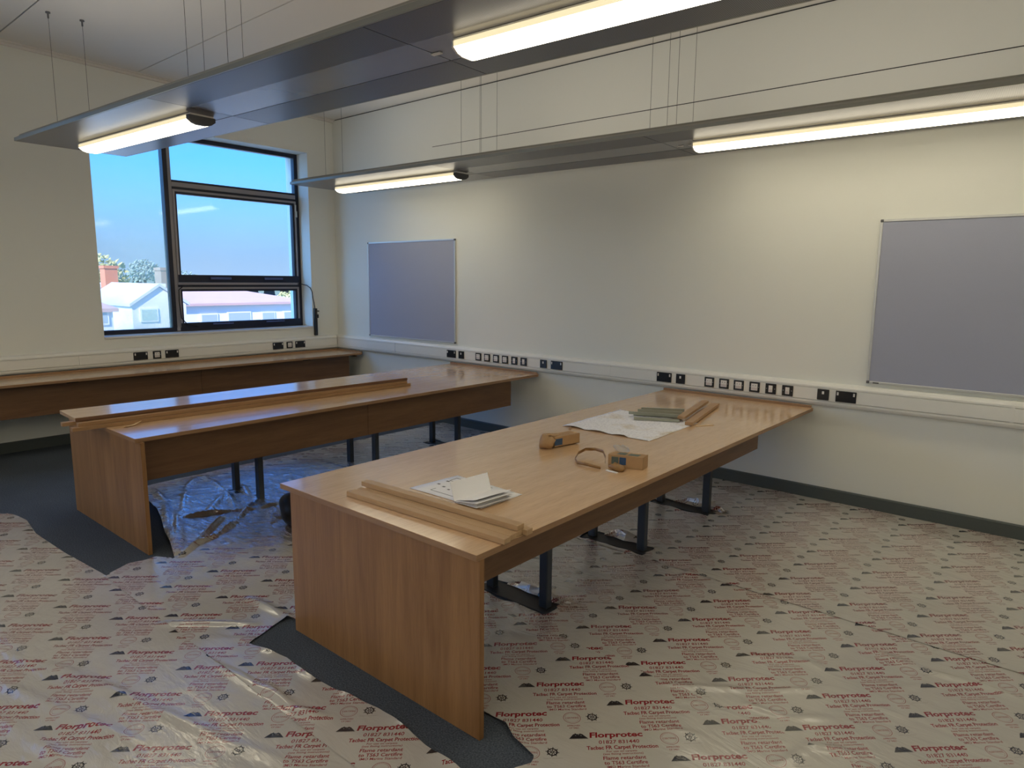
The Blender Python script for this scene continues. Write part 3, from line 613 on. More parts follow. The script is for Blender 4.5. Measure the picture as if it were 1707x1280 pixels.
# looped strap with plastic buckle end
st = thing('tape_loop', (6.03, -2.65, H), 'loose loop of brown packing tape left of the labelled carton', 'tape')
pts = [(6.078, -2.620, H+.020), (6.05, -2.575, H+.035), (6.00, -2.52, H+.045), (5.93, -2.495, H+.042), (5.875, -2.51, H+.034), (5.872, -2.58, H+.026), (5.905, -2.655, H+.016), (5.955, -2.705, H+.010), (6.02, -2.705, H+.012), (6.07, -2.70, H+.008), (6.10, -2.70, H+.006)]
rb = MB(); n_ = len(pts); vs = []
for i, p in enumerate(pts):
    p = Vector(p); tw = .35*math.sin(i*1.3); off = Vector((math.sin(tw)*.004, 0, .009*math.cos(tw)))
    vs += [tuple(p-off*.9+Vector((0, 0, .0))), tuple(p+off), tuple(p+off+Vector((.0015, .001, 0))), tuple(p-off*.9+Vector((.0015, .001, 0)))]
fs = []
for i in range(n_-1):
    k = 4*i
    for a, b_ in ((0, 1), (1, 2), (2, 3), (3, 0)): fs.append((k+a, k+b_, k+4+b_, k+4+a))
fs += [(0, 3, 2, 1), (4*n_-4, 4*n_-3, 4*n_-2, 4*n_-1)]
rb.add([(x, y, max(z, H+.0012)) for x, y, z in vs], fs, True).build('strap', M['tape'], st)
top(blob('tape_wad', (6.178, -2.662, H+.0175), (.042, .030, .022), M['tape'], 5, 12, 7, .22), 'crumpled amber wad of tape at the end of loop, beside labelled carton', 'tape')
top(MB().hexa([(6.135, -2.705, H+.001), (6.205, -2.712, H+.001), (6.21, -2.697, H+.001), (6.14, -2.69, H+.001)], [(6.137, -2.703, H+.006), (6.203, -2.71, H+.005), (6.208, -2.699, H+.005), (6.142, -2.692, H+.006)]).build('plastic_scrap', M['white']), 'thin white plastic scrap in front of the amber tape wad', 'scrap')
top(MB().hexa([(6.00, -1.345, H+.0008), (6.005, -1.36, H+.0008), (6.085, -1.235, H+.0008), (6.04, -1.235, H+.0008)], [(6.00, -1.345, H+.003), (6.005, -1.36, H+.003), (6.083, -1.237, H+.003), (6.042, -1.237, H+.003)]).build('wood_shaving', M['straw']), 'pale wood sliver right of the longer offcut, near bench', 'wood shaving')

# ================================================================== notice boards
def board(x0, x1, z0, z1, label):
    t_ = thing('notice_board', ((x0+x1)/2, 0, z0), label, 'notice board', 'felt notice boards on the long wall')
    MB().box(x0+.012, x1-.012, -.016, -.002, z0+.012, z1-.012).build('felt_panel', M['felt'], t_)
    fr = MB(); fr.box(x0, x0+.017, -.022, -.001, z0+.02, z1-.02, .002); fr.box(x1-.017, x1, -.022, -.001, z0+.02, z1-.02, .002)
    fr.box(x0+.02, x1-.02, -.022, -.001, z0, z0+.017, .002); fr.box(x0+.02, x1-.02, -.022, -.001, z1-.017, z1, .002); fr.build('frame', M['alu'], t_)
    for a in (x0-.001, x1-.020):
        for c in (z0-.001, z1-.020): MB().box(a, a+.021, -.024, -.001, c, c+.021, .003).build('corner_cap', M['greyplastic'], t_)
board(.722, 2.333, .984, 2.196, 'blue-grey felt notice board beside the window corner')
b2 = board(6.745, 8.36, .984, 2.196, 'blue-grey felt notice board cut off by right frame edge')
MB().box(6.79, 6.83, -.0235, -.022, .986, .996).build('maker_plate', M['greyplastic'], [o for o in bpy.data.objects if o.name.startswith('notice_board')][-1])

# ================================================================== window actuator
ac = thing('window_controller', (.03, -.372, .966), 'slim black window opener control hanging right of the window', 'controller')
MB().box(.002, .045, -.395, -.352, .966, 1.33, .006).build('body', M['black'], ac)
MB().box(.045, .062, -.385, -.345, 1.20, 1.25, .004).box(.01, .06, -.35, -.335, 1.285, 1.30, .003).build('clip', M['black'], ac)
cb = MB(); pts = [(-.225, -.47, 1.652), (-.18, -.44, 1.65), (-.10, -.41, 1.635), (-.02, -.41, 1.60), (.012, -.405, 1.55), (.018, -.40, 1.47), (.020, -.385, 1.40), (.022, -.375, 1.325)]
cb.tube(pts, .006, 6).build('cable', M['black'], ac)

# ================================================================== suspended lighting rafts
def raft(loc, ang, L, W, seams, lamps, wires, label, zc_y, sensors=()):
    """local frame: x along the raft from its window end, y across (0 = centre line), z = 0 underside"""
    t_ = thing('lighting_raft', loc, label, 'lighting raft', 'suspended lighting rafts')
    t_.rotation_euler = (0, 0, ang)
    def lb(mb, name, mat, par=None):
        par = par or t_; me = bpy.data.meshes.new(name); me.from_pydata(mb.v, [], mb.f); me.polygons.foreach_set('use_smooth', mb.sm)
        bm = bmesh.new(); bm.from_mesh(me); bmesh.ops.recalc_face_normals(bm, faces=bm.faces[:]); bm.to_mesh(me); bm.free()
        me.materials.append(mat); o = bpy.data.objects.new(name, me); COL.objects.link(o); o.parent = par; return o
    xs = [0]+seams+[L]; cs = W*.17
    for k in range(len(xs)-1):
        a, b_ = xs[k]+(.003 if k else 0), xs[k+1]-.003
        p = lb(MB().box(a, b_, -W/2+.012, W/2-.012, .004, .020), 'panel_section', M['raft'])
        lamp_here = any(a < lx+l_/2 < b_ for lx, l_ in lamps)
        per = M['raftperf'] if not (k == 0) else M['raft']
        lb(MB().box(a, b_, -W/2+.014, -cs, .0, .0039), 'perforated_strip', per, p); lb(MB().box(a, b_, cs, W/2-.014, .0, .0039), 'perforated_strip', per, p)
        lb(MB().box(a, b_, -cs+.001, cs-.001, .0015, .0039), 'centre_strip', M['raftstrip'] if k else M['raft'], p)
    for s_ in (-1, 1):
        y = s_*W/2
        prof = [(y, .0), (y-s_*.012, .0), (y-s_*.012, .022), (y-s_*.050, .034), (y-s_*.050, .058), (y-s_*.040, .058), (y-s_*.034, .045), (y, .026)]
        mb = MB(); mb.prism([(p, q) for p, q in prof], 'x', .0, L); lb(mb, 'edge_profile', M['raftedge'])
    lb(MB().box(-.004, .008, -W/2, W/2, .0, .024), 'end_profile', M['raftedge'])
    for k in range(len(xs)-1): lb(MB().box(xs[k]+.15, xs[k+1]-.15, -.13, .13, .0205, .05, .004), 'added_uplight_strip', M['added_uplight'])  # added strips, hidden on the raft tops, brighten ceiling and upper walls
    for lx, l_ in lamps:
        hw = .092
        fit = lb(MB().box(lx, lx+l_, -hw+.01, hw-.01, -.012, -.0005), 'luminaire', M['white'])
        pr = [(-hw, -.012), (-hw, -.038), (-hw+.030, -.060), (-hw+.060, -.068), (hw-.060, -.068), (hw-.030, -.060), (hw, -.038), (hw, -.012)]
        lens = [(-hw, -.0385), (-hw+.030, -.060), (-hw+.060, -.068), (hw-.060, -.068), (hw-.030, -.060), (hw, -.0385)]
        mb = MB(); mb.box(lx+.012, lx+l_-.035, -hw, hw, -.038, -.0125); lb(mb, 'side_lens', M['sidelens'], fit)
        mb = MB(); mb.prism(lens, 'x', lx+.012, lx+l_-.035, True); lb(mb, 'diffuser', M['diffuser'], fit)
        pr2 = [(p*1.01, q) for p, q in pr]
        mb = MB(); mb.prism(pr2, 'x', lx+l_-.034, lx+l_); lb(mb, 'end_cap', M['greyplastic'], fit)
        mb = MB(); mb.prism(pr2, 'x', lx+.0, lx+.011); lb(mb, 'end_cap', M['white'], fit)
    for (wx, wy) in wires:
        p = Vector(loc)+Matrix.Rotation(ang, 3, 'Z') @ Vector((wx, wy, 0))
        h = zc(p.y)-loc[2]
        wq = lb(MB().tube([(wx, wy, .02), (wx, wy, h-.003)], .0016, 5), 'suspension_wire', M['wire'])
        lb(MB().tube([(wx, wy, h-.05), (wx, wy, h-.012), (wx, wy, h-.011), (wx, wy, h-.0005)], [.007, .007, .018, .018], 10), 'wire_anchor', M['greyplastic'], wq)
        lb(MB().box(wx-.03, wx+.03, wy-.015, wy+.015, .0205, .045), 'bracket', M['raftedge'], wq)
    for (sx, sy, a, b_) in sensors: lb(MB().box(sx-a, sx+a, sy-b_, sy+b_, -.006, .0, .001), 'sensor', M['white'])
    return t_
A1 = math.radians(2.75)
R1 = (1.17, -3.475, 2.81)
def loc1(x, y, R, A): v = Matrix.Rotation(-A, 3, 'Z') @ Vector((x-R[0], y-R[1], 0)); return (v.x, v.y)
raft(R1, A1, 8.7, .86, [2.27, 4.27, 6.5], [(.34, 1.80), (4.49, 1.90), (6.75, 1.9)],
     [loc1(1.173, -3.58, R1, A1), loc1(1.205, -3.34, R1, A1), loc1(3.585, -3.58, R1, A1), loc1(3.311, -3.34, R1, A1), loc1(4.081, -3.58, R1, A1), loc1(3.817, -3.34, R1, A1), loc1(5.6, -3.40, R1, A1), loc1(5.6, -3.2, R1, A1), (8.3, -.12), (8.3, .12)],
     'near grey lighting raft crossing the top of the picture, in front of the window', -3.4, [(4.29, -.02+.04, .03, .012)])
A2 = math.radians(1.6)
R2 = (.90, -.76, 2.78)
raft(R2, A2, 8.9, .95, [2.27, 4.45, 6.7], [(.30, 1.92), (4.66, 2.12), (6.95, 1.9)],
     [loc1(.98, -.80, R2, A2), loc1(.98, -.56, R2, A2), loc1(3.088, -.68, R2, A2), loc1(3.115, -.44, R2, A2), loc1(3.355, -.68, R2, A2), loc1(3.343, -.44, R2, A2), loc1(5.177, -.68, R2, A2), loc1(5.198, -.44, R2, A2), loc1(5.405, -.68, R2, A2), loc1(5.424, -.44, R2, A2), (8.5, -.12), (8.5, .12)],
     'far grey lighting raft hanging alongside the long wall', -.6, [(4.52, .02, .02, .01), (4.60, .03, .022, .006)])
A3 = 0.0  # both rafts below are unseen, added to brighten the room
M_VIS = M['diffuser']; M['diffuser'] = plain('added_diffuser_back', (0.9, 0.88, 0.8), 0.4, emis=(1.0, 0.90, 0.75), es=ADDED_LAMP_BACK)
raft((1.17, -6.75, 2.81), A3, 8.7, .86, [2.9, 5.8], [(.3, 2.4), (3.15, 2.4), (6.0, 2.4)], [(.05, -.12), (.05, .12), (4.2, -.12), (4.2, .12), (8.3, -.12), (8.3, .12)],
     'added grey lighting raft behind the camera, outside the picture', -6.3)

raft((1.17, -9.4, 2.81), A3, 8.7, .86, [2.9, 5.8], [(.3, 2.4), (3.15, 2.4), (6.0, 2.4)], [(.05, -.12), (.05, .12), (4.2, -.12), (4.2, .12), (8.3, -.12), (8.3, .12)],
     'added grey lighting raft farthest behind the camera, outside the picture', -9.2)

# ================================================================== floor protection film
def raster_print(NS=1280, NT=900):
    """prints the motif of the film into a repeating coverage map: red ink and black ink"""
    a = np.array([.356, .138]); b = np.array([.183, -.196]); Minv = np.linalg.inv(np.array([[a[0], b[0]], [a[1], b[1]]]))
    red = np.zeros((NT, NS), np.float32); blk = np.zeros((NT, NS), np.float32)
    def tri(img, P, val):
        q = (Minv @ P.T).T                                   # s,t
        q = q-np.floor(q.min(0)); q = q*np.array([NS, NT])
        x0, y0 = np.floor(q.min(0)).astype(int); x1, y1 = np.ceil(q.max(0)).astype(int)
        if x1-x0 < 1 or y1-y0 < 1: return
        X, Y = np.meshgrid(np.arange(x0, x1)+.5, np.arange(y0, y1)+.5)
        (ax, ay), (bx, by), (cx, cy) = q; d = (bx-ax)*(cy-ay)-(cx-ax)*(by-ay)
        if abs(d) < 1e-9: return
        w1_ = ((X-ax)*(cy-ay)-(cx-ax)*(Y-ay))/d; w2_ = ((bx-ax)*(Y-ay)-(X-ax)*(by-ay))/d
        ins = (w1_ >= -.001) & (w2_ >= -.001) & (w1_+w2_ <= 1.001)
        yy, xx = np.nonzero(ins); img[(yy+y0) % NT, (xx+x0) % NS] = np.maximum(img[(yy+y0) % NT, (xx+x0) % NS], val)
    dg = bpy.context.evaluated_depsgraph_get()
    def text(img, s, u0, u1, v, hcap, val=1.0, shear=0.0, bold=0.0):
        cu = bpy.data.curves.new('t', 'FONT'); cu.body = s; cu.size = 1; cu.shear = shear; cu.offset = bold; cu.resolution_u = 2
        o = bpy.data.objects.new('t', cu); COL.objects.link(o); bpy.context.view_layer.update()
        me = o.evaluated_get(bpy.context.evaluated_depsgraph_get()).to_mesh(); me.calc_loop_triangles()
        co = np.array([v_.co[:2] for v_ in me.vertices]); tr = np.array([t_.vertices[:] for t_ in me.loop_triangles])
        o.to_mesh_clear(); bpy.data.objects.remove(o); bpy.data.curves.remove(cu)
        mn, mx_ = co[:, 0].min(), co[:, 0].max(); sx = (u1-u0)/(mx_-mn); sy = hcap/.70
        P = np.stack([(co[:, 0]-mn)*sx+u0, v-co[:, 1]*sy], 1)
        for t_ in tr: tri(img, P[t_], val)
    def poly(img, pts, val=1.0):
        p = [np.array(q) for q in pts]
        for i in range(1, len(p)-1): tri(img, np.array([p[0], p[i], p[i+1]]), val)
    def arc(img, cx, cy, r0, r1, n=40, val=1.0, a0=0, a1=2*math.pi):
        for i in range(n):
            t0 = a0+(a1-a0)*i/n; t1 = a0+(a1-a0)*(i+1)/n
            poly(img, [(cx+r0*math.cos(t0), cy+r0*math.sin(t0)), (cx+r1*math.cos(t0), cy+r1*math.sin(t0)), (cx+r1*math.cos(t1), cy+r1*math.sin(t1)), (cx+r0*math.cos(t1), cy+r0*math.sin(t1))], val)
    sh = .12
    text(red, 'Florprotec', 0, .208, .0, .0285, 1.0, sh, .036)
    text(red, '01827 831440', .030, .186, .036, .019, 1.0, sh, .014)
    text(red, 'Tacbac FR Carpet Protection', -.020, .250, .066, .0195, 1.0, sh, .028)
    text(red, 'For use on carpets', .050, .165, .083, .010, 1.0, sh, .012)
    text(red, '(see fitting instructions)', .035, .185, .097, .010, 1.0, sh, .012)
    text(red, 'Flame retardant', .030, .190, .123, .018, 1.0, sh, .018)
    text(red, 'to TS63 Certifire', .030, .190, .148, .018, 1.0, sh, .018)
    text(red, 'IMO Marine Standard', .036, .190, .166, .012, 1.0, sh, .012)
    arc(red, .122, .214, 0.0330, .0350, 48, .9); arc(red, .122, .214, .0268, .0280, 40, .6)
    text(red, 'CERTIFIRE', .096, .148, .218, .009, .8, 0, .02)
    for k in range(12):
        t_ = math.pi*(1.12+.76*k/11); arc(red, .122+.0305*math.cos(t_), .214+.0305*math.sin(t_), 0, .0018, 6, .5)
    text(red, 'APPROVED', .095, .148, .266, .008, 1.0, sh, .012); text(red, 'CF 5461', .103, .140, .280, .008, 1.0, sh, .012)
    # mountain sign
    poly(blk, [(-.080, .004), (-.060, -.022), (-.026, -.022), (-.006, .004)]); poly(blk, [(-.060, -.018), (-.052, -.027), (-.044, -.018)]); poly(blk, [(-.040, -.018), (-.033, -.026), (-.022, -.014)])
    for (px, py) in ((-.052, -.014), (-.040, -.018), (-.031, -.013)):
        n_ = Minv @ np.array([px, py]); blk[int((n_[1] % 1)*NT)-3:int((n_[1] % 1)*NT)+3, int((n_[0] % 1)*NS)-6:int((n_[0] % 1)*NS)+6] = 0
    text(blk, 'TACBAC PROTECTION', -.076, -.006, .009, .004, .6)
    # ship's wheel
    cx, cy = .204, .212; arc(blk, cx, cy, .0145, .0200, 40); arc(blk, cx, cy, .0035, .0068, 20); arc(blk, cx, cy, .0, .0018, 8)
    for k in range(8):
        t_ = math.pi*k/4+.2; c_, s_ = math.cos(t_), math.sin(t_); n_ = (-s_*.0015, c_*.0015)
        poly(blk, [(cx+.006*c_+n_[0], cy+.006*s_+n_[1]), (cx+.026*c_+n_[0], cy+.026*s_+n_[1]), (cx+.026*c_-n_[0], cy+.026*s_-n_[1]), (cx+.006*c_-n_[0], cy+.006*s_-n_[1])])
        arc(blk, cx+.0235*c_, cy+.0235*s_, 0, .0022, 8)
    text(blk, 'MARINE EQUIPMENT', .168, .240, .247, .0035, .5)
    img = bpy.data.images.new('film_print', NS, NT, alpha=False, float_buffer=False); img.colorspace_settings.name = 'Non-Color'
    px = np.zeros((NT, NS, 4), np.float32); px[..., 0] = red; px[..., 1] = blk; px[..., 3] = 1
    img.pixels.foreach_set(px.ravel()); img.update(); img.pack()
    return img
PRINT = raster_print()
e1 = np.array([.724, .690]); e2 = np.array([.690, -.724])
_A = np.linalg.inv(np.array([[.356, .183], [.138, -.196]]))
def film_uv(xy, origin):
    d = xy-np.array(origin); uv = np.stack([d @ e1, d @ e2], 1); return (_A @ uv.T).T
def filmmat():
    m_, t, b = newmat('printed_floor_film')
    uv = t.nodes.new('ShaderNodeUVMap'); uv.uv_map = 'print'; im = t.nodes.new('ShaderNodeTexImage'); im.image = PRINT; im.extension = 'REPEAT'; im.interpolation = 'Linear'
    sp = t.nodes.new('ShaderNodeSeparateColor'); t.links.new(uv.outputs[0], im.inputs[0]); t.links.new(im.outputs[0], sp.inputs[0])
    co = t.nodes.new('ShaderNodeTexCoord'); n = t.nodes.new('ShaderNodeTexNoise'); n.inputs['Scale'].default_value = 2.2; n.inputs['Detail'].default_value = 5
    t.links.new(co.outputs['Object'], n.inputs['Vector'])
    base = t.nodes.new('ShaderNodeMixRGB'); base.inputs[1].default_value = (.40, .38, .335, 1); base.inputs[2].default_value = (.52, .50, .45, 1); t.links.new(n.outputs[0], base.inputs[0])
    mr = t.nodes.new('ShaderNodeMixRGB'); mr.inputs[2].default_value = (.22, .010, .018, 1); t.links.new(sp.outputs[0], mr.inputs[0]); t.links.new(base.outputs[0], mr.inputs[1])
    mk = t.nodes.new('ShaderNodeMixRGB'); mk.inputs[2].default_value = (.010, .012, .018, 1); t.links.new(sp.outputs[1], mk.inputs[0]); t.links.new(mr.outputs[0], mk.inputs[1])
    t.links.new(mk.outputs[0], b.inputs['Base Color']); b.inputs['Roughness'].default_value = .20; b.inputs['Specular IOR Level'].default_value = .6; b.inputs['Coat Weight'].default_value = .7; b.inputs['Coat Roughness'].default_value = .10; b.inputs['Coat IOR'].default_value = 1.75
    at0 = t.nodes.new('ShaderNodeAttribute'); at0.attribute_name = 'crinkle'; mrg = t.nodes.new('ShaderNodeMapRange'); mrg.inputs['To Min'].default_value = .24; mrg.inputs['To Max'].default_value = .10
    t.links.new(at0.outputs['Fac'], mrg.inputs[0]); t.links.new(mrg.outputs[0], b.inputs['Roughness']); mri = t.nodes.new('ShaderNodeMapRange'); mri.inputs['To Min'].default_value = 1.5; mri.inputs['To Max'].default_value = 1.6; t.links.new(at0.outputs['Fac'], mri.inputs[0]); t.links.new(mri.outputs[0], b.inputs['Coat IOR'])
    # fine crinkles, stronger where the crinkle attribute says so
    at = t.nodes.new('ShaderNodeAttribute'); at.attribute_name = 'crinkle'
    mp_ = t.nodes.new('ShaderNodeMapping'); mp_.inputs['Rotation'].default_value = (0, 0, .6); mp_.inputs['Scale'].default_value = (1, 2.6, 1); t.links.new(co.outputs['Object'], mp_.inputs[0])
    n2 = t.nodes.new('ShaderNodeTexNoise'); n2.inputs['Scale'].default_value = 10; n2.inputs['Detail'].default_value = 5; n2.inputs['Roughness'].default_value = .6; n2.inputs['Distortion'].default_value = 1.6; t.links.new(mp_.outputs[0], n2.inputs['Vector'])
    n3 = t.nodes.new('ShaderNodeTexNoise'); n3.inputs['Scale'].default_value = 2.3; n3.inputs['Detail'].default_value = 4; n3.inputs['Distortion'].default_value = 2.0; t.links.new(mp_.outputs[0], n3.inputs['Vector'])
    b1 = t.nodes.new('ShaderNodeBump'); b1.inputs['Distance'].default_value = .011; t.links.new(n2.outputs[0], b1.inputs['Height']); t.links.new(at.outputs['Fac'], b1.inputs['Strength'])
    b2_ = t.nodes.new('ShaderNodeBump'); b2_.inputs['Distance'].default_value = .03; b2_.inputs['Strength'].default_value = .16; t.links.new(n3.outputs[0], b2_.inputs['Height']); t.links.new(b1.outputs[0], b2_.inputs['Normal'])
    t.links.new(b2_.outputs[0], b.inputs['Normal']); t.links.new(b2_.outputs[0], b.inputs['Coat Normal'])
    # several shiny clear layers lie over one another where the film is bunched up
    gl = t.nodes.new('ShaderNodeBsdfGlossy'); gl.inputs[0].default_value = (.80, .83, .86, 1); gl.inputs['Roughness'].default_value = .09; t.links.new(b2_.outputs[0], gl.inputs['Normal'])
    mg = t.nodes.new('ShaderNodeMapRange'); mg.inputs['From Min'].default_value = .38; mg.inputs['From Max'].default_value = .85; mg.inputs['To Min'].default_value = .0; mg.inputs['To Max'].default_value = .74; t.links.new(at0.outputs['Fac'], mg.inputs[0])
    ms = t.nodes.new('ShaderNodeMixShader'); out_ = [q for q in t.nodes if q.type == 'OUTPUT_MATERIAL'][0]
    t.links.new(mg.outputs[0], ms.inputs[0]); t.links.new(b.outputs[0], ms.inputs[1]); t.links.new(gl.outputs[0], ms.inputs[2]); t.links.new(ms.outputs[0], out_.inputs[0]); return m_
M['film'] = filmmat()
FOLDS = [[(3.76, -3.93), (3.23, -3.74), (2.67, -3.53), (2.3, -3.47)], [(3.76, -3.91), (2.99, -3.58)], [(3.06, -3.57), (2.49, -3.29), (2.18, -3.06)], [(3.82, -3.91), (3.62, -3.69), (3.32, -3.39)], [(3.7, -3.78), (3.64, -3.58), (3.48, -3.37), (3.17, -3.05)], [(2.22, -3.01), (2.86, -3.12), (3.28, -3.27)], [(2.83, -3.14), (3.16, -3.43)], [(3.14, -3.6), (3.26, -3.31), (3.37, -3.13), (3.37, -2.99)], [(3.82, -3.91), (3.13, -3.61)], [(3.17, -3.02), (2.97, -3.02), (2.71, -2.93)], [(3.41, -3.09), (3.69, -3.21)], [(3.42, -3.06), (3.66, -3.14)],
         [(4.08, -4.91), (4.56, -4.85), (4.81, -4.77), (5.24, -4.67), (5.62, -4.58), (5.98, -4.47)], [(4.86, -5.08), (5.13, -5.04), (5.36, -5.0)], [(4.59, -5.02), (4.98, -4.92), (5.44, -4.79)], [(4.66, -3.92), (4.99, -3.9)], [(4.58, -4.35), (4.94, -4.04)], [(4.25, -4.95), (4.58, -4.88), (4.97, -4.77)], [(4.86, -4.77), (5.34, -4.67)], [(5.14, -4.34), (5.8, -4.27)], [(5.44, -4.28), (5.68, -4.3), (5.83, -4.24)],
         [(7.34, -2.24), (7.57, -2.27), (7.79, -2.23), (7.94, -2.26)], [(6.92, -2.69), (7.16, -2.54), (7.24, -2.56)], [(7.47, -2.71), (7.6, -2.71)], [(7.06, -3.05), (7.24, -3.02), (7.36, -2.91)], [(6.73, -3.16), (7.1, -2.9), (7.27, -2.73)], [(7.3, -3.32), (7.35, -3.14), (7.48, -3.07)], [(6.87, -3.41), (7.02, -3.36)],
         [(5.86, -2.03), (6.1, -2.27)], [(5.96, -2.77), (5.89, -2.37)], [(6.29, -2.24), (6.32, -1.89)], [(6.01, -2.81), (6.33, -2.57)], [(6.11, -2.93), (6.22, -2.93)], [(5.65, -2.78), (5.88, -2.74)], [(5.9, -3.27), (6.16, -3.2)], [(6.02, -1.87), (6.10, -1.95)]]
rs = np.random.RandomState(5)
FO = []
for i, f in enumerate(FOLDS):
    h = .030 if i < 12 else (.012 if i < 21 else .007)
    for k in range(len(f)-1): FO.append((f[k], f[k+1], h*(.7+.6*rs.rand()), .016+.010*rs.rand()))
for _ in range(46):                          # short random tucks on the rest of the floor
    x, y = rs.uniform(4, 9.4), rs.uniform(-5.2, -.3); an = rs.uniform(-.5, .9); l_ = rs.uniform(.12, .5)
    FO.append(((x, y), (x+l_*math.cos(an), y+l_*math.sin(an)), .002+.003*rs.rand(), .012+.012*rs.rand()))
for _ in range(90):                          # dense tucks between the benches
    x, y = rs.uniform(2.3, 4.9), rs.uniform(-3.7, -1.2); an = rs.uniform(-.4, 1.3); l_ = rs.uniform(.15, .7)
    FO.append(((x, y), (x+l_*math.cos(an), y+l_*math.sin(an)), .003+.005*rs.rand(), .010+.010*rs.rand()))
def segdist(P, a, b):
    a = np.array(a); b = np.array(b); d = b-a; t_ = np.clip(((P-a) @ d)/(d @ d), 0, 1); q = a+t_[:, None]*d; return np.hypot(*(P-q).T), t_, q
WAVES = [(rs.uniform(0, 6.28), rs.uniform(0, 6.28), k) for k in (3, 4.5, 7, 9, 13, 17, 24, 31)]
def crinkle_at(P):
    def bump(cx, cy, rx, ry): return np.exp(-(((P[:, 0]-cx)/rx)**2+((P[:, 1]-cy)/ry)**2)**1.5)
    z = bump(3.3, -3.0, 1.15, .95)+.85*bump(3.9, -1.9, 1.2, 1.0)+.45*bump(5.9, -2.5, .7, 1.0)+.25*bump(4.6, -4.9, 1.2, .5)+.25*bump(6.4, -3.5, .35, .35)
    return np.clip(z, 0, 1)
def film_height(P):
    h = np.zeros(len(P)); c = crinkle_at(P)
    for i, (ph, an, k) in enumerate(WAVES):
        d = P @ np.array([math.cos(an), math.sin(an)]); e_ = P @ np.array([-math.sin(an), math.cos(an)])
        s_ = np.sin(k*d*2+ph+1.3*np.sin(k*.7*e_+ph)); h += (.0040/(1+i))*(s_*.5+.5)*(.35+c)
        if k > 8: h += c*.0022*(1-np.abs(s_))**2*(14/k)
    for a, b, hh, wd in FO:
        x0, x1 = min(a[0], b[0])-.08, max(a[0], b[0])+.08; y0, y1 = min(a[1], b[1])-.08, max(a[1], b[1])+.08
        idx = np.nonzero((P[:, 0] > x0) & (P[:, 0] < x1) & (P[:, 1] > y0) & (P[:, 1] < y1))[0]
        if len(idx) == 0: continue
        d, t_, q = segdist(P[idx], a, b); h[idx] = np.maximum(h[idx], h[idx]*.5+hh*np.exp(-(d/wd)**2)*(.35+.65*np.sin(math.pi*np.clip(t_*.9+.05, 0, 1))))
    return h
def inside(P, poly):
    r_ = np.zeros(len(P), bool); n = len(poly)
    for i in range(n):
        x1_, y1_ = poly[i]; x2_, y2_ = poly[(i+1) % n]
        c = ((y1_ > P[:, 1]) != (y2_ > P[:, 1])) & (P[:, 0] < (x2_-x1_)*(P[:, 1]-y1_)/((y2_-y1_) or 1e-12)+x1_); r_ ^= c
    return r_
def film(name, outer, holes, origin, zbase, label, cell=.018, curl=True):
    xs0, ys0 = np.array(outer).min(0); xs1, ys1 = np.array(outer).max(0)
    nx = int((xs1-xs0)/cell)+1; ny = int((ys1-ys0)/cell)+1
    X, Y = np.meshgrid(np.linspace(xs0, xs1, nx+1), np.linspace(ys0, ys1, ny+1)); P = np.stack([X.ravel(), Y.ravel()], 1)
    dmin = np.full(len(P), 9.); near_q = P.copy()
    for poly in [outer]+holes:
        for i in range(len(poly)):
            a, b = poly[i], poly[(i+1) % len(poly)]
            d, t_, q = segdist(P, a, b); m_ = d < dmin; dmin[m_] = d[m_]; near_q[m_] = q[m_]
    hole_d = np.full(len(P), 9.)
    for poly in holes:
        for i in range(len(poly)): d, _, _ = segdist(P, poly[i], poly[(i+1) % len(poly)]); hole_d = np.minimum(hole_d, d)
    sn = dmin < cell*.62; P2 = P.copy(); P2[sn] = near_q[sn]
    i0 = (np.arange(ny)[:, None]*(nx+1)+np.arange(nx)[None]).ravel(); F = np.stack([i0, i0+1, i0+nx+2, i0+nx+1], 1)
    cen = P2[F].mean(1); keep = inside(cen, outer)
    for h in holes: keep &= ~inside(cen, h)
    F = F[keep]; used = np.unique(F); rm = -np.ones(len(P2), int); rm[used] = np.arange(len(used)); F = rm[F]; Pq = P2[used]
    h = film_height(Pq)+zbase
    if curl and holes: h = h+.010*np.exp(-(hole_d[used]/.022)**2)*(.5+.5*np.sin(Pq[:, 0]*21+Pq[:, 1]*17))**2
    me = bpy.data.meshes.new(name); me.vertices.add(len(Pq)); me.loops.add(F.size); me.polygons.add(len(F))
    ctr = np.array([Pq[:, 0].mean(), Pq[:, 1].mean(), 0.0]); V = np.column_stack([Pq, h])-ctr
    me.vertices.foreach_set('co', V.ravel()); me.loops.foreach_set('vertex_index', F.ravel()); me.polygons.foreach_set('loop_start', np.arange(len(F))*4); me.polygons.foreach_set('loop_total', np.full(len(F), 4))
    me.polygons.foreach_set('use_smooth', np.ones(len(F), bool)); me.update()
    uvl = me.uv_layers.new(name='print'); uvv = film_uv(Pq, origin); uvl.data.foreach_set('uv', uvv[F.ravel()].astype(np.float32).ravel())
    at = me.attributes.new('crinkle', 'FLOAT', 'POINT'); at.data.foreach_set('value', (.06+.94*crinkle_at(Pq)).astype(np.float32))
    me.materials.append(M['film']); me.validate(); o = bpy.data.objects.new(name, me); COL.objects.link(o); o.location = ctr
    return tag(o, label, 'floor film', 'printed protective films over the carpet')
def irregular(x0, x1, y0, y1, n=5, j=.018):
    r_ = random.Random(x0*7+y0*3); P = []
    for (a, b) in (((x0, y0), (x1, y0)), ((x1, y0), (x1, y1)), ((x1, y1), (x0, y1)), ((x0, y1), (x0, y0))):
        for k in range(n): t_ = k/n; P.append((a[0]+(b[0]-a[0])*t_+r_.uniform(-j, j), a[1]+(b[1]-a[1])*t_+r_.uniform(-j, j)))
    return P
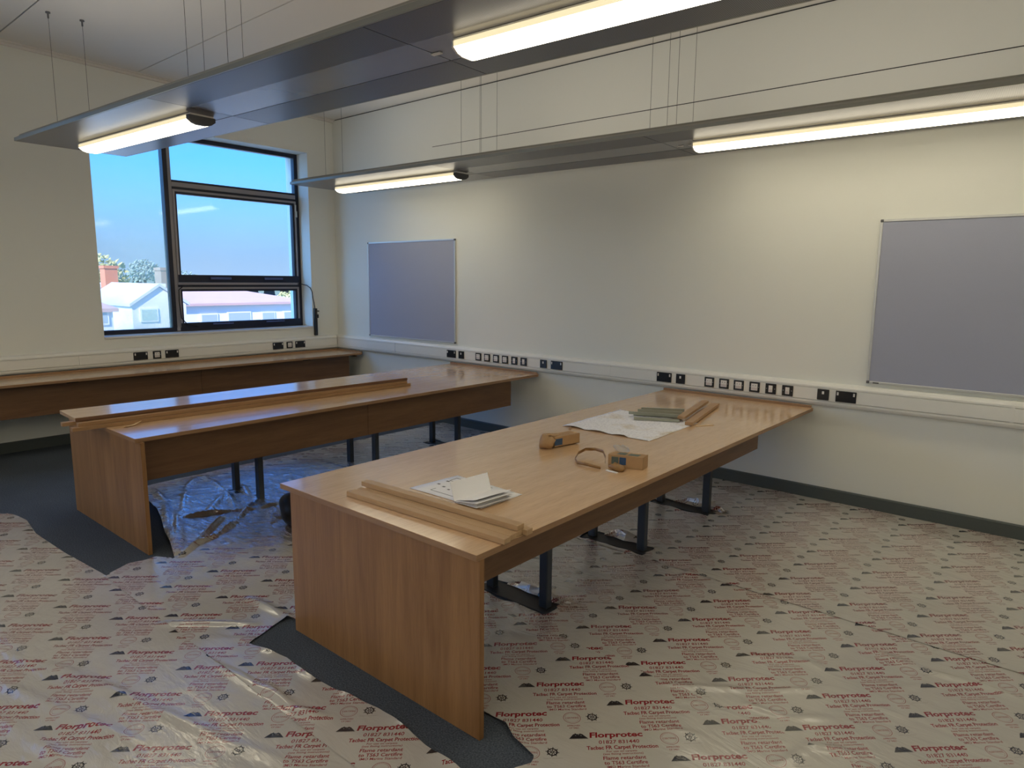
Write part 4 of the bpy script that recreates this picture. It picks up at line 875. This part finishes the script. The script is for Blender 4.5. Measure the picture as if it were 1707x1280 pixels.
PATCH = [(5.0, -3.90), (5.02, -3.99), (5.085, -4.158), (5.333, -4.106), (5.512, -4.121), (5.71, -4.106), (5.946, -4.067), (6.13, -4.074), (6.256, -4.092), (6.417, -4.094), (6.50, -4.10), (6.575, -4.02), (6.614, -3.906), (6.599, -3.87), (6.48, -3.848), (6.40, -3.80), (6.0, -3.80), (5.5, -3.82)]
feet3 = [irregular(5.49, 5.985, y-.085, y+.075) for y in (-2.93, -1.90, -.93)]
feet2 = [irregular(2.70, 3.20, y-.08, y+.08) for y in (-1.86, -.80)]
film('floor_film', [(1.9, -4.455), (2.045, -4.44), (2.12, -4.385), (2.18, -4.371), (2.351, -4.352), (2.692, -4.388), (3.174, -4.37), (3.777, -4.322), (4.2, -4.29), (9.9, -4.29), (9.9, -6.4), (1.9, -6.4)], [],
     (5.459, -4.553), .0022, 'front sheet of red-printed protective film, nearest the camera', .022)
film('floor_film', [(3.777, -4.335), (3.744, -4.292), (3.678, -4.168), (3.705, -4.08), (3.70, -4.02), (3.815, -3.955), (3.55, -3.87), (3.337, -3.812), (3.0, -3.70), (2.798, -3.643), (2.5, -3.60), (2.15, -3.55), (2.12, -3.13), (9.9, -3.13), (9.9, -4.335)],
     [PATCH, ] , (6.695, -3.651), .0050, 'red-printed protective film sheet around the end panel of near bench', .016)
film('floor_film', [(2.12, -3.16), (9.9, -3.16), (9.9, -1.98), (2.10, -1.98)], [feet3[0], feet3[1][:], feet2[0]] if False else [feet3[0], feet2[0]], (6.594, -3.08), .0022, 'red-printed film sheet crumpled beneath both benches and their legs', .016)
film('floor_film', [(2.10, -2.01), (9.9, -2.01), (9.9, -.022), (2.12, -.022)], [feet3[1], feet3[2], feet2[1]], (6.45, -1.31), .0050, 'farthest red-printed film sheet, along the foot of the long wall', .018)
# crumpled torn film edges at the feet of the near bench
def crumple(path, wdt, hgt, label):
    n = len(path); vs = []; fs = []; rr = random.Random(len(label)); m_ = 7
    for i, p in enumerate(path):
        d = Vector(path[min(i+1, n-1)])-Vector(path[max(i-1, 0)]); d.normalize(); nn = Vector((-d.y, d.x)); e_ = math.sin(math.pi*(i+.5)/n)
        for k in range(m_):
            a = k/(m_-1); q = Vector(p)+nn*wdt*(a-.5)*(.6+.5*rr.random()); vs.append((q.x, q.y, .011+hgt*e_*math.sin(math.pi*a)*(.45+.9*rr.random())))
    for i in range(n-1):
        for k in range(m_-1): a = i*m_+k; fs.append((a, a+1, a+m_+1, a+m_))
    c = Vector(vs[0]); me = bpy.data.meshes.new('film_scrap'); ctr = np.array([np.mean([v[0] for v in vs]), np.mean([v[1] for v in vs]), .0]); V = np.array(vs)
    me.from_pydata((V-ctr).tolist(), [], fs); me.polygons.foreach_set('use_smooth', [False]*len(fs)); uvl = me.uv_layers.new(name='print')
    li = np.array([l.vertex_index for l in me.loops]); uvl.data.foreach_set('uv', film_uv(V[:, :2], (6.594, -3.08))[li].astype(np.float32).ravel())
    at = me.attributes.new('crinkle', 'FLOAT', 'POINT'); at.data.foreach_set('value', [.5]*len(vs)); me.materials.append(M['film'])
    o = bpy.data.objects.new('film_scrap', me); COL.objects.link(o); o.location = ctr; tag(o, label, 'film scrap', 'torn film edges at the feet')
    s_ = o.modifiers.new('thickness', 'SOLIDIFY'); s_.thickness = .001
crumple([(5.60, -2.845), (5.68, -2.835), (5.76, -2.845), (5.84, -2.835), (5.92, -2.845), (5.99, -2.83), (6.05, -2.80)], .07, .035, 'crumpled torn film behind the nearest foot plate of the near bench')
crumple([(5.60, -1.815), (5.68, -1.80), (5.76, -1.815), (5.84, -1.80), (5.90, -1.80)], .08, .045, 'crumpled torn film behind the middle foot plate of near bench')
crumple([(5.62, -.835), (5.72, -.82), (5.82, -.83), (5.92, -.82), (6.0, -.83), (6.05, -.87)], .08, .045, 'crumpled torn film behind the farthest foot plate of near bench')

# ================================================================== black bag behind the near bench
bag = blob('refuse_bag', (3.835, -3.06, .105), (.19, .16, .13), M['rubber'], 21, 28, 18, .34)
top(bag, 'black bag half hidden behind the end of the near bench', 'bag')

# ================================================================== outdoors
def struct_out(name, mb, mat): return tag(mb.build(name, mat), kind='structure')
GZ = -3.4
struct('ground', MB().box(-400, -WT-.02, -150, 350, GZ-.5, GZ), M['oground'])
ogr = MB().box(-200, -45, -60, 200, GZ, GZ+.03); struct('lawn', ogr, M['ograss'])
def house(name, label, x0, x1, y0, y1, ze, zr, wallm, roofm, ridge='y', hip=0.0, wins=(), base=GZ, winm=None, over=.3):
    """x1 is the face towards the room"""
    t_ = thing(name, ((x0+x1)/2, (y0+y1)/2, base), label, 'building')
    mb = MB(); mb.box(x0, x1, y0, y1, base, ze)
    if ridge == 'x': mb.add([(x1, y0, ze), (x1, y1, ze), (x1, (y0+y1)/2, zr), (x0, y0, ze), (x0, y1, ze), (x0, (y0+y1)/2, zr)], [(0, 1, 2), (3, 5, 4), (0, 2, 5, 3), (1, 4, 5, 2), (0, 3, 4, 1)])
    mb.build('wall', wallm, t_)
    o_ = over; r = MB(); xm = (x0+x1)/2; ym = (y0+y1)/2; th = .12
    if ridge == 'y':
        a = [(x0-o_, y0-o_), (x1+o_, y0-o_), (x1+o_, y1+o_), (x0-o_, y1+o_)]; R0, R1_ = (xm, y0-o_+hip), (xm, y1+o_-hip)
        vs = [(*p, ze) for p in a]+[(*R0, zr), (*R1_, zr)]+[(*p, ze-th) for p in a]
        r.add(vs, [(1, 2, 5, 4), (3, 0, 4, 5), (0, 1, 4), (2, 3, 5), (0, 6, 7, 1), (1, 7, 8, 2), (2, 8, 9, 3), (3, 9, 6, 0), (6, 9, 8, 7)])
    elif ridge == 'x':
        s_ = (zr-ze)/((y1-y0)/2)
        for sg in (-1, 1):
            ye = y0-o_ if sg < 0 else y1+o_; zz = ze-s_*o_
            r.hexa([(x0-o_, ye, zz+.02), (x1+o_, ye, zz+.02), (x1+o_, ym, zr+.02), (x0-o_, ym, zr+.02)], [(x0-o_, ye, zz+.02+th), (x1+o_, ye, zz+.02+th), (x1+o_, ym, zr+.02+th), (x0-o_, ym, zr+.02+th)])
    else: r.box(x0-o_, x1+o_, y0-o_, y1+o_, ze, ze+.25)
    r.build('roof', roofm, t_)
    for (ya, yb, za, zb) in wins:
        f = MB().box(x1, x1+.06, ya, yb, za, zb).build('window', M['ow'], t_)
        MB().box(x1+.06, x1+.07, ya+.06, yb-.06, za+.06, zb-.06).build('pane', winm or M['oglass'], f)
    return t_
house('house', 'white house with pale gabled end, nearer the mullion', -27, -22, 5.55, 7.75, .56, 1.30, M['opale'], M['oroofg'], 'x', wins=[(5.83, 6.55, -.15, .42)], winm=M['oglassg'], over=.12)
house('house', 'white-walled house with dark window at the left pane edge', -22, -18, -1.2, 3.42, .62, 1.35, M['ow'], M['oroof'], 'y', 1.2, wins=[(2.98, 3.27, .06, .60), (1.6, 2.2, .0, .6)], over=.15)
house('bungalow', 'wide hipped-roof bungalow filling the bottom right pane', -34, -26, 8.9, 16.2, .42, 1.08, M['ow'], M['oroof'], 'y', 2.6, wins=[(10.2, 11.1, -.9, -.1), (11.6, 12.9, -1.0, -.05), (13.5, 14.3, -.9, -.1), (14.8, 15.5, -.9, -.1)])
house('long_building', 'low white flat-roofed building behind the gabled house', -52, -45, 12.3, 16.2, .95, 1.2, M['ow'], M['ow'], 'flat', wins=[(13.0, 13.8, -.4, .5), (14.5, 15.6, .2, .8)])
house('tan_block', 'distant tan building beside the mullion', -51.2, -50, 18.4, 19.3, 2.2, 2.4, M['otan'], M['otan'], 'flat', over=.05)
ch = thing('brick_house', (-31, 7.0, GZ), 'orange brick house with tall chimney stack at left pane edge', 'building')
MB().box(-34, -30.2, 4.0, 8.4, GZ, .45).build('wall', M['obrick'], ch)
MB().box(-30.15, -29.5, 7.22, 7.80, GZ, 2.10).box(-30.2, -29.45, 7.17, 7.85, 2.10, 2.24).build('chimney', M['obrick'], ch)
MB().add([(-34, 3.9, .45), (-30, 3.9, .45), (-30, 8.5, .45), (-34, 8.5, .45), (-32, 4.8, 1.2), (-32, 7.6, 1.2)], [(1, 2, 5, 4), (3, 0, 4, 5), (0, 1, 4), (2, 3, 5), (0, 3, 2, 1)]).build('roof', M['oroof'], ch)
def tree(x, y, zt, r, mat, label, seed):
    t_ = thing('tree', (x, y, GZ), label, 'tree', 'trees beyond the houses')
    MB().tube([(x, y, GZ), (x+.1, y, zt-r*1.2)], [.3, .15], 8).build('trunk', M['bark'], t_)
    rr = random.Random(seed); mb = MB()
    for _ in range(420):                    # crown of many small leaf sprays
        a = rr.uniform(0, 6.28); cph = rr.uniform(-.75, 1); k = r*(.55+.45*rr.random()); s_ = math.sqrt(1-cph*cph)
        c = Vector((x+k*s_*math.cos(a)*1.15, y+k*s_*math.sin(a)*1.15, zt-r+k*cph)); u = Vector((rr.gauss(0, 1), rr.gauss(0, 1), rr.gauss(0, 1))).normalized(); v = u.orthogonal().normalized(); w_ = u.cross(v); L_ = r*.16
        mb.add([tuple(c+v*L_), tuple(c+w_*L_*.6), tuple(c-v*L_), tuple(c-w_*L_*.6), tuple(c+u*L_*.3), tuple(c-u*L_*.3)], [(0, 1, 4), (1, 2, 4), (2, 3, 4), (3, 0, 4), (1, 0, 5), (2, 1, 5), (3, 2, 5), (0, 3, 5)])
    mb.build('foliage', mat, t_, fix=False)
tree(-80, 28.9, 3.8, 1.6, M['oleaf'], 'grey-green tree standing in the middle of the left pane', 1)
tree(-86, 27.2, 2.8, 1.5, M['oleaf'], 'lower grey-green tree left of the middle one', 2)
tree(-74, 31.2, 2.4, 1.3, M['oleaf'], 'small grey-green tree next to the tan building', 4)
tree(-60, 17.2, 3.6, 2.0, M['oleafy'], 'yellow-green tree behind the brick chimney', 3)
tree(-35, 21.0, .9, 1.0, M['oleafy'], 'bushy yellow-green tree right of the bungalow roof', 6)
hd = MB()
rr = random.Random(9)
for i in range(60):
    y = -40+i*5.0; h_ = rr.uniform(.2, 1.6); hd.add([(-170, y-4.4, GZ), (-170, y+4.4, GZ), (-170, y+3.4, .6+h_*.5), (-170, y-3.4, .6+h_*.6), (-174, y-4.4, GZ), (-174, y+4.4, GZ), (-174, y+3.0, .6+h_*.5), (-174, y-3.0, .6+h_*.6)], [(0, 1, 2, 3), (3, 2, 6, 7), (1, 5, 6, 2), (4, 0, 3, 7)])
tag(hd.build('hedgerow', M['oleaf'], fix=False), 'low hazy line of trees along the horizon', 'trees', kind='stuff')
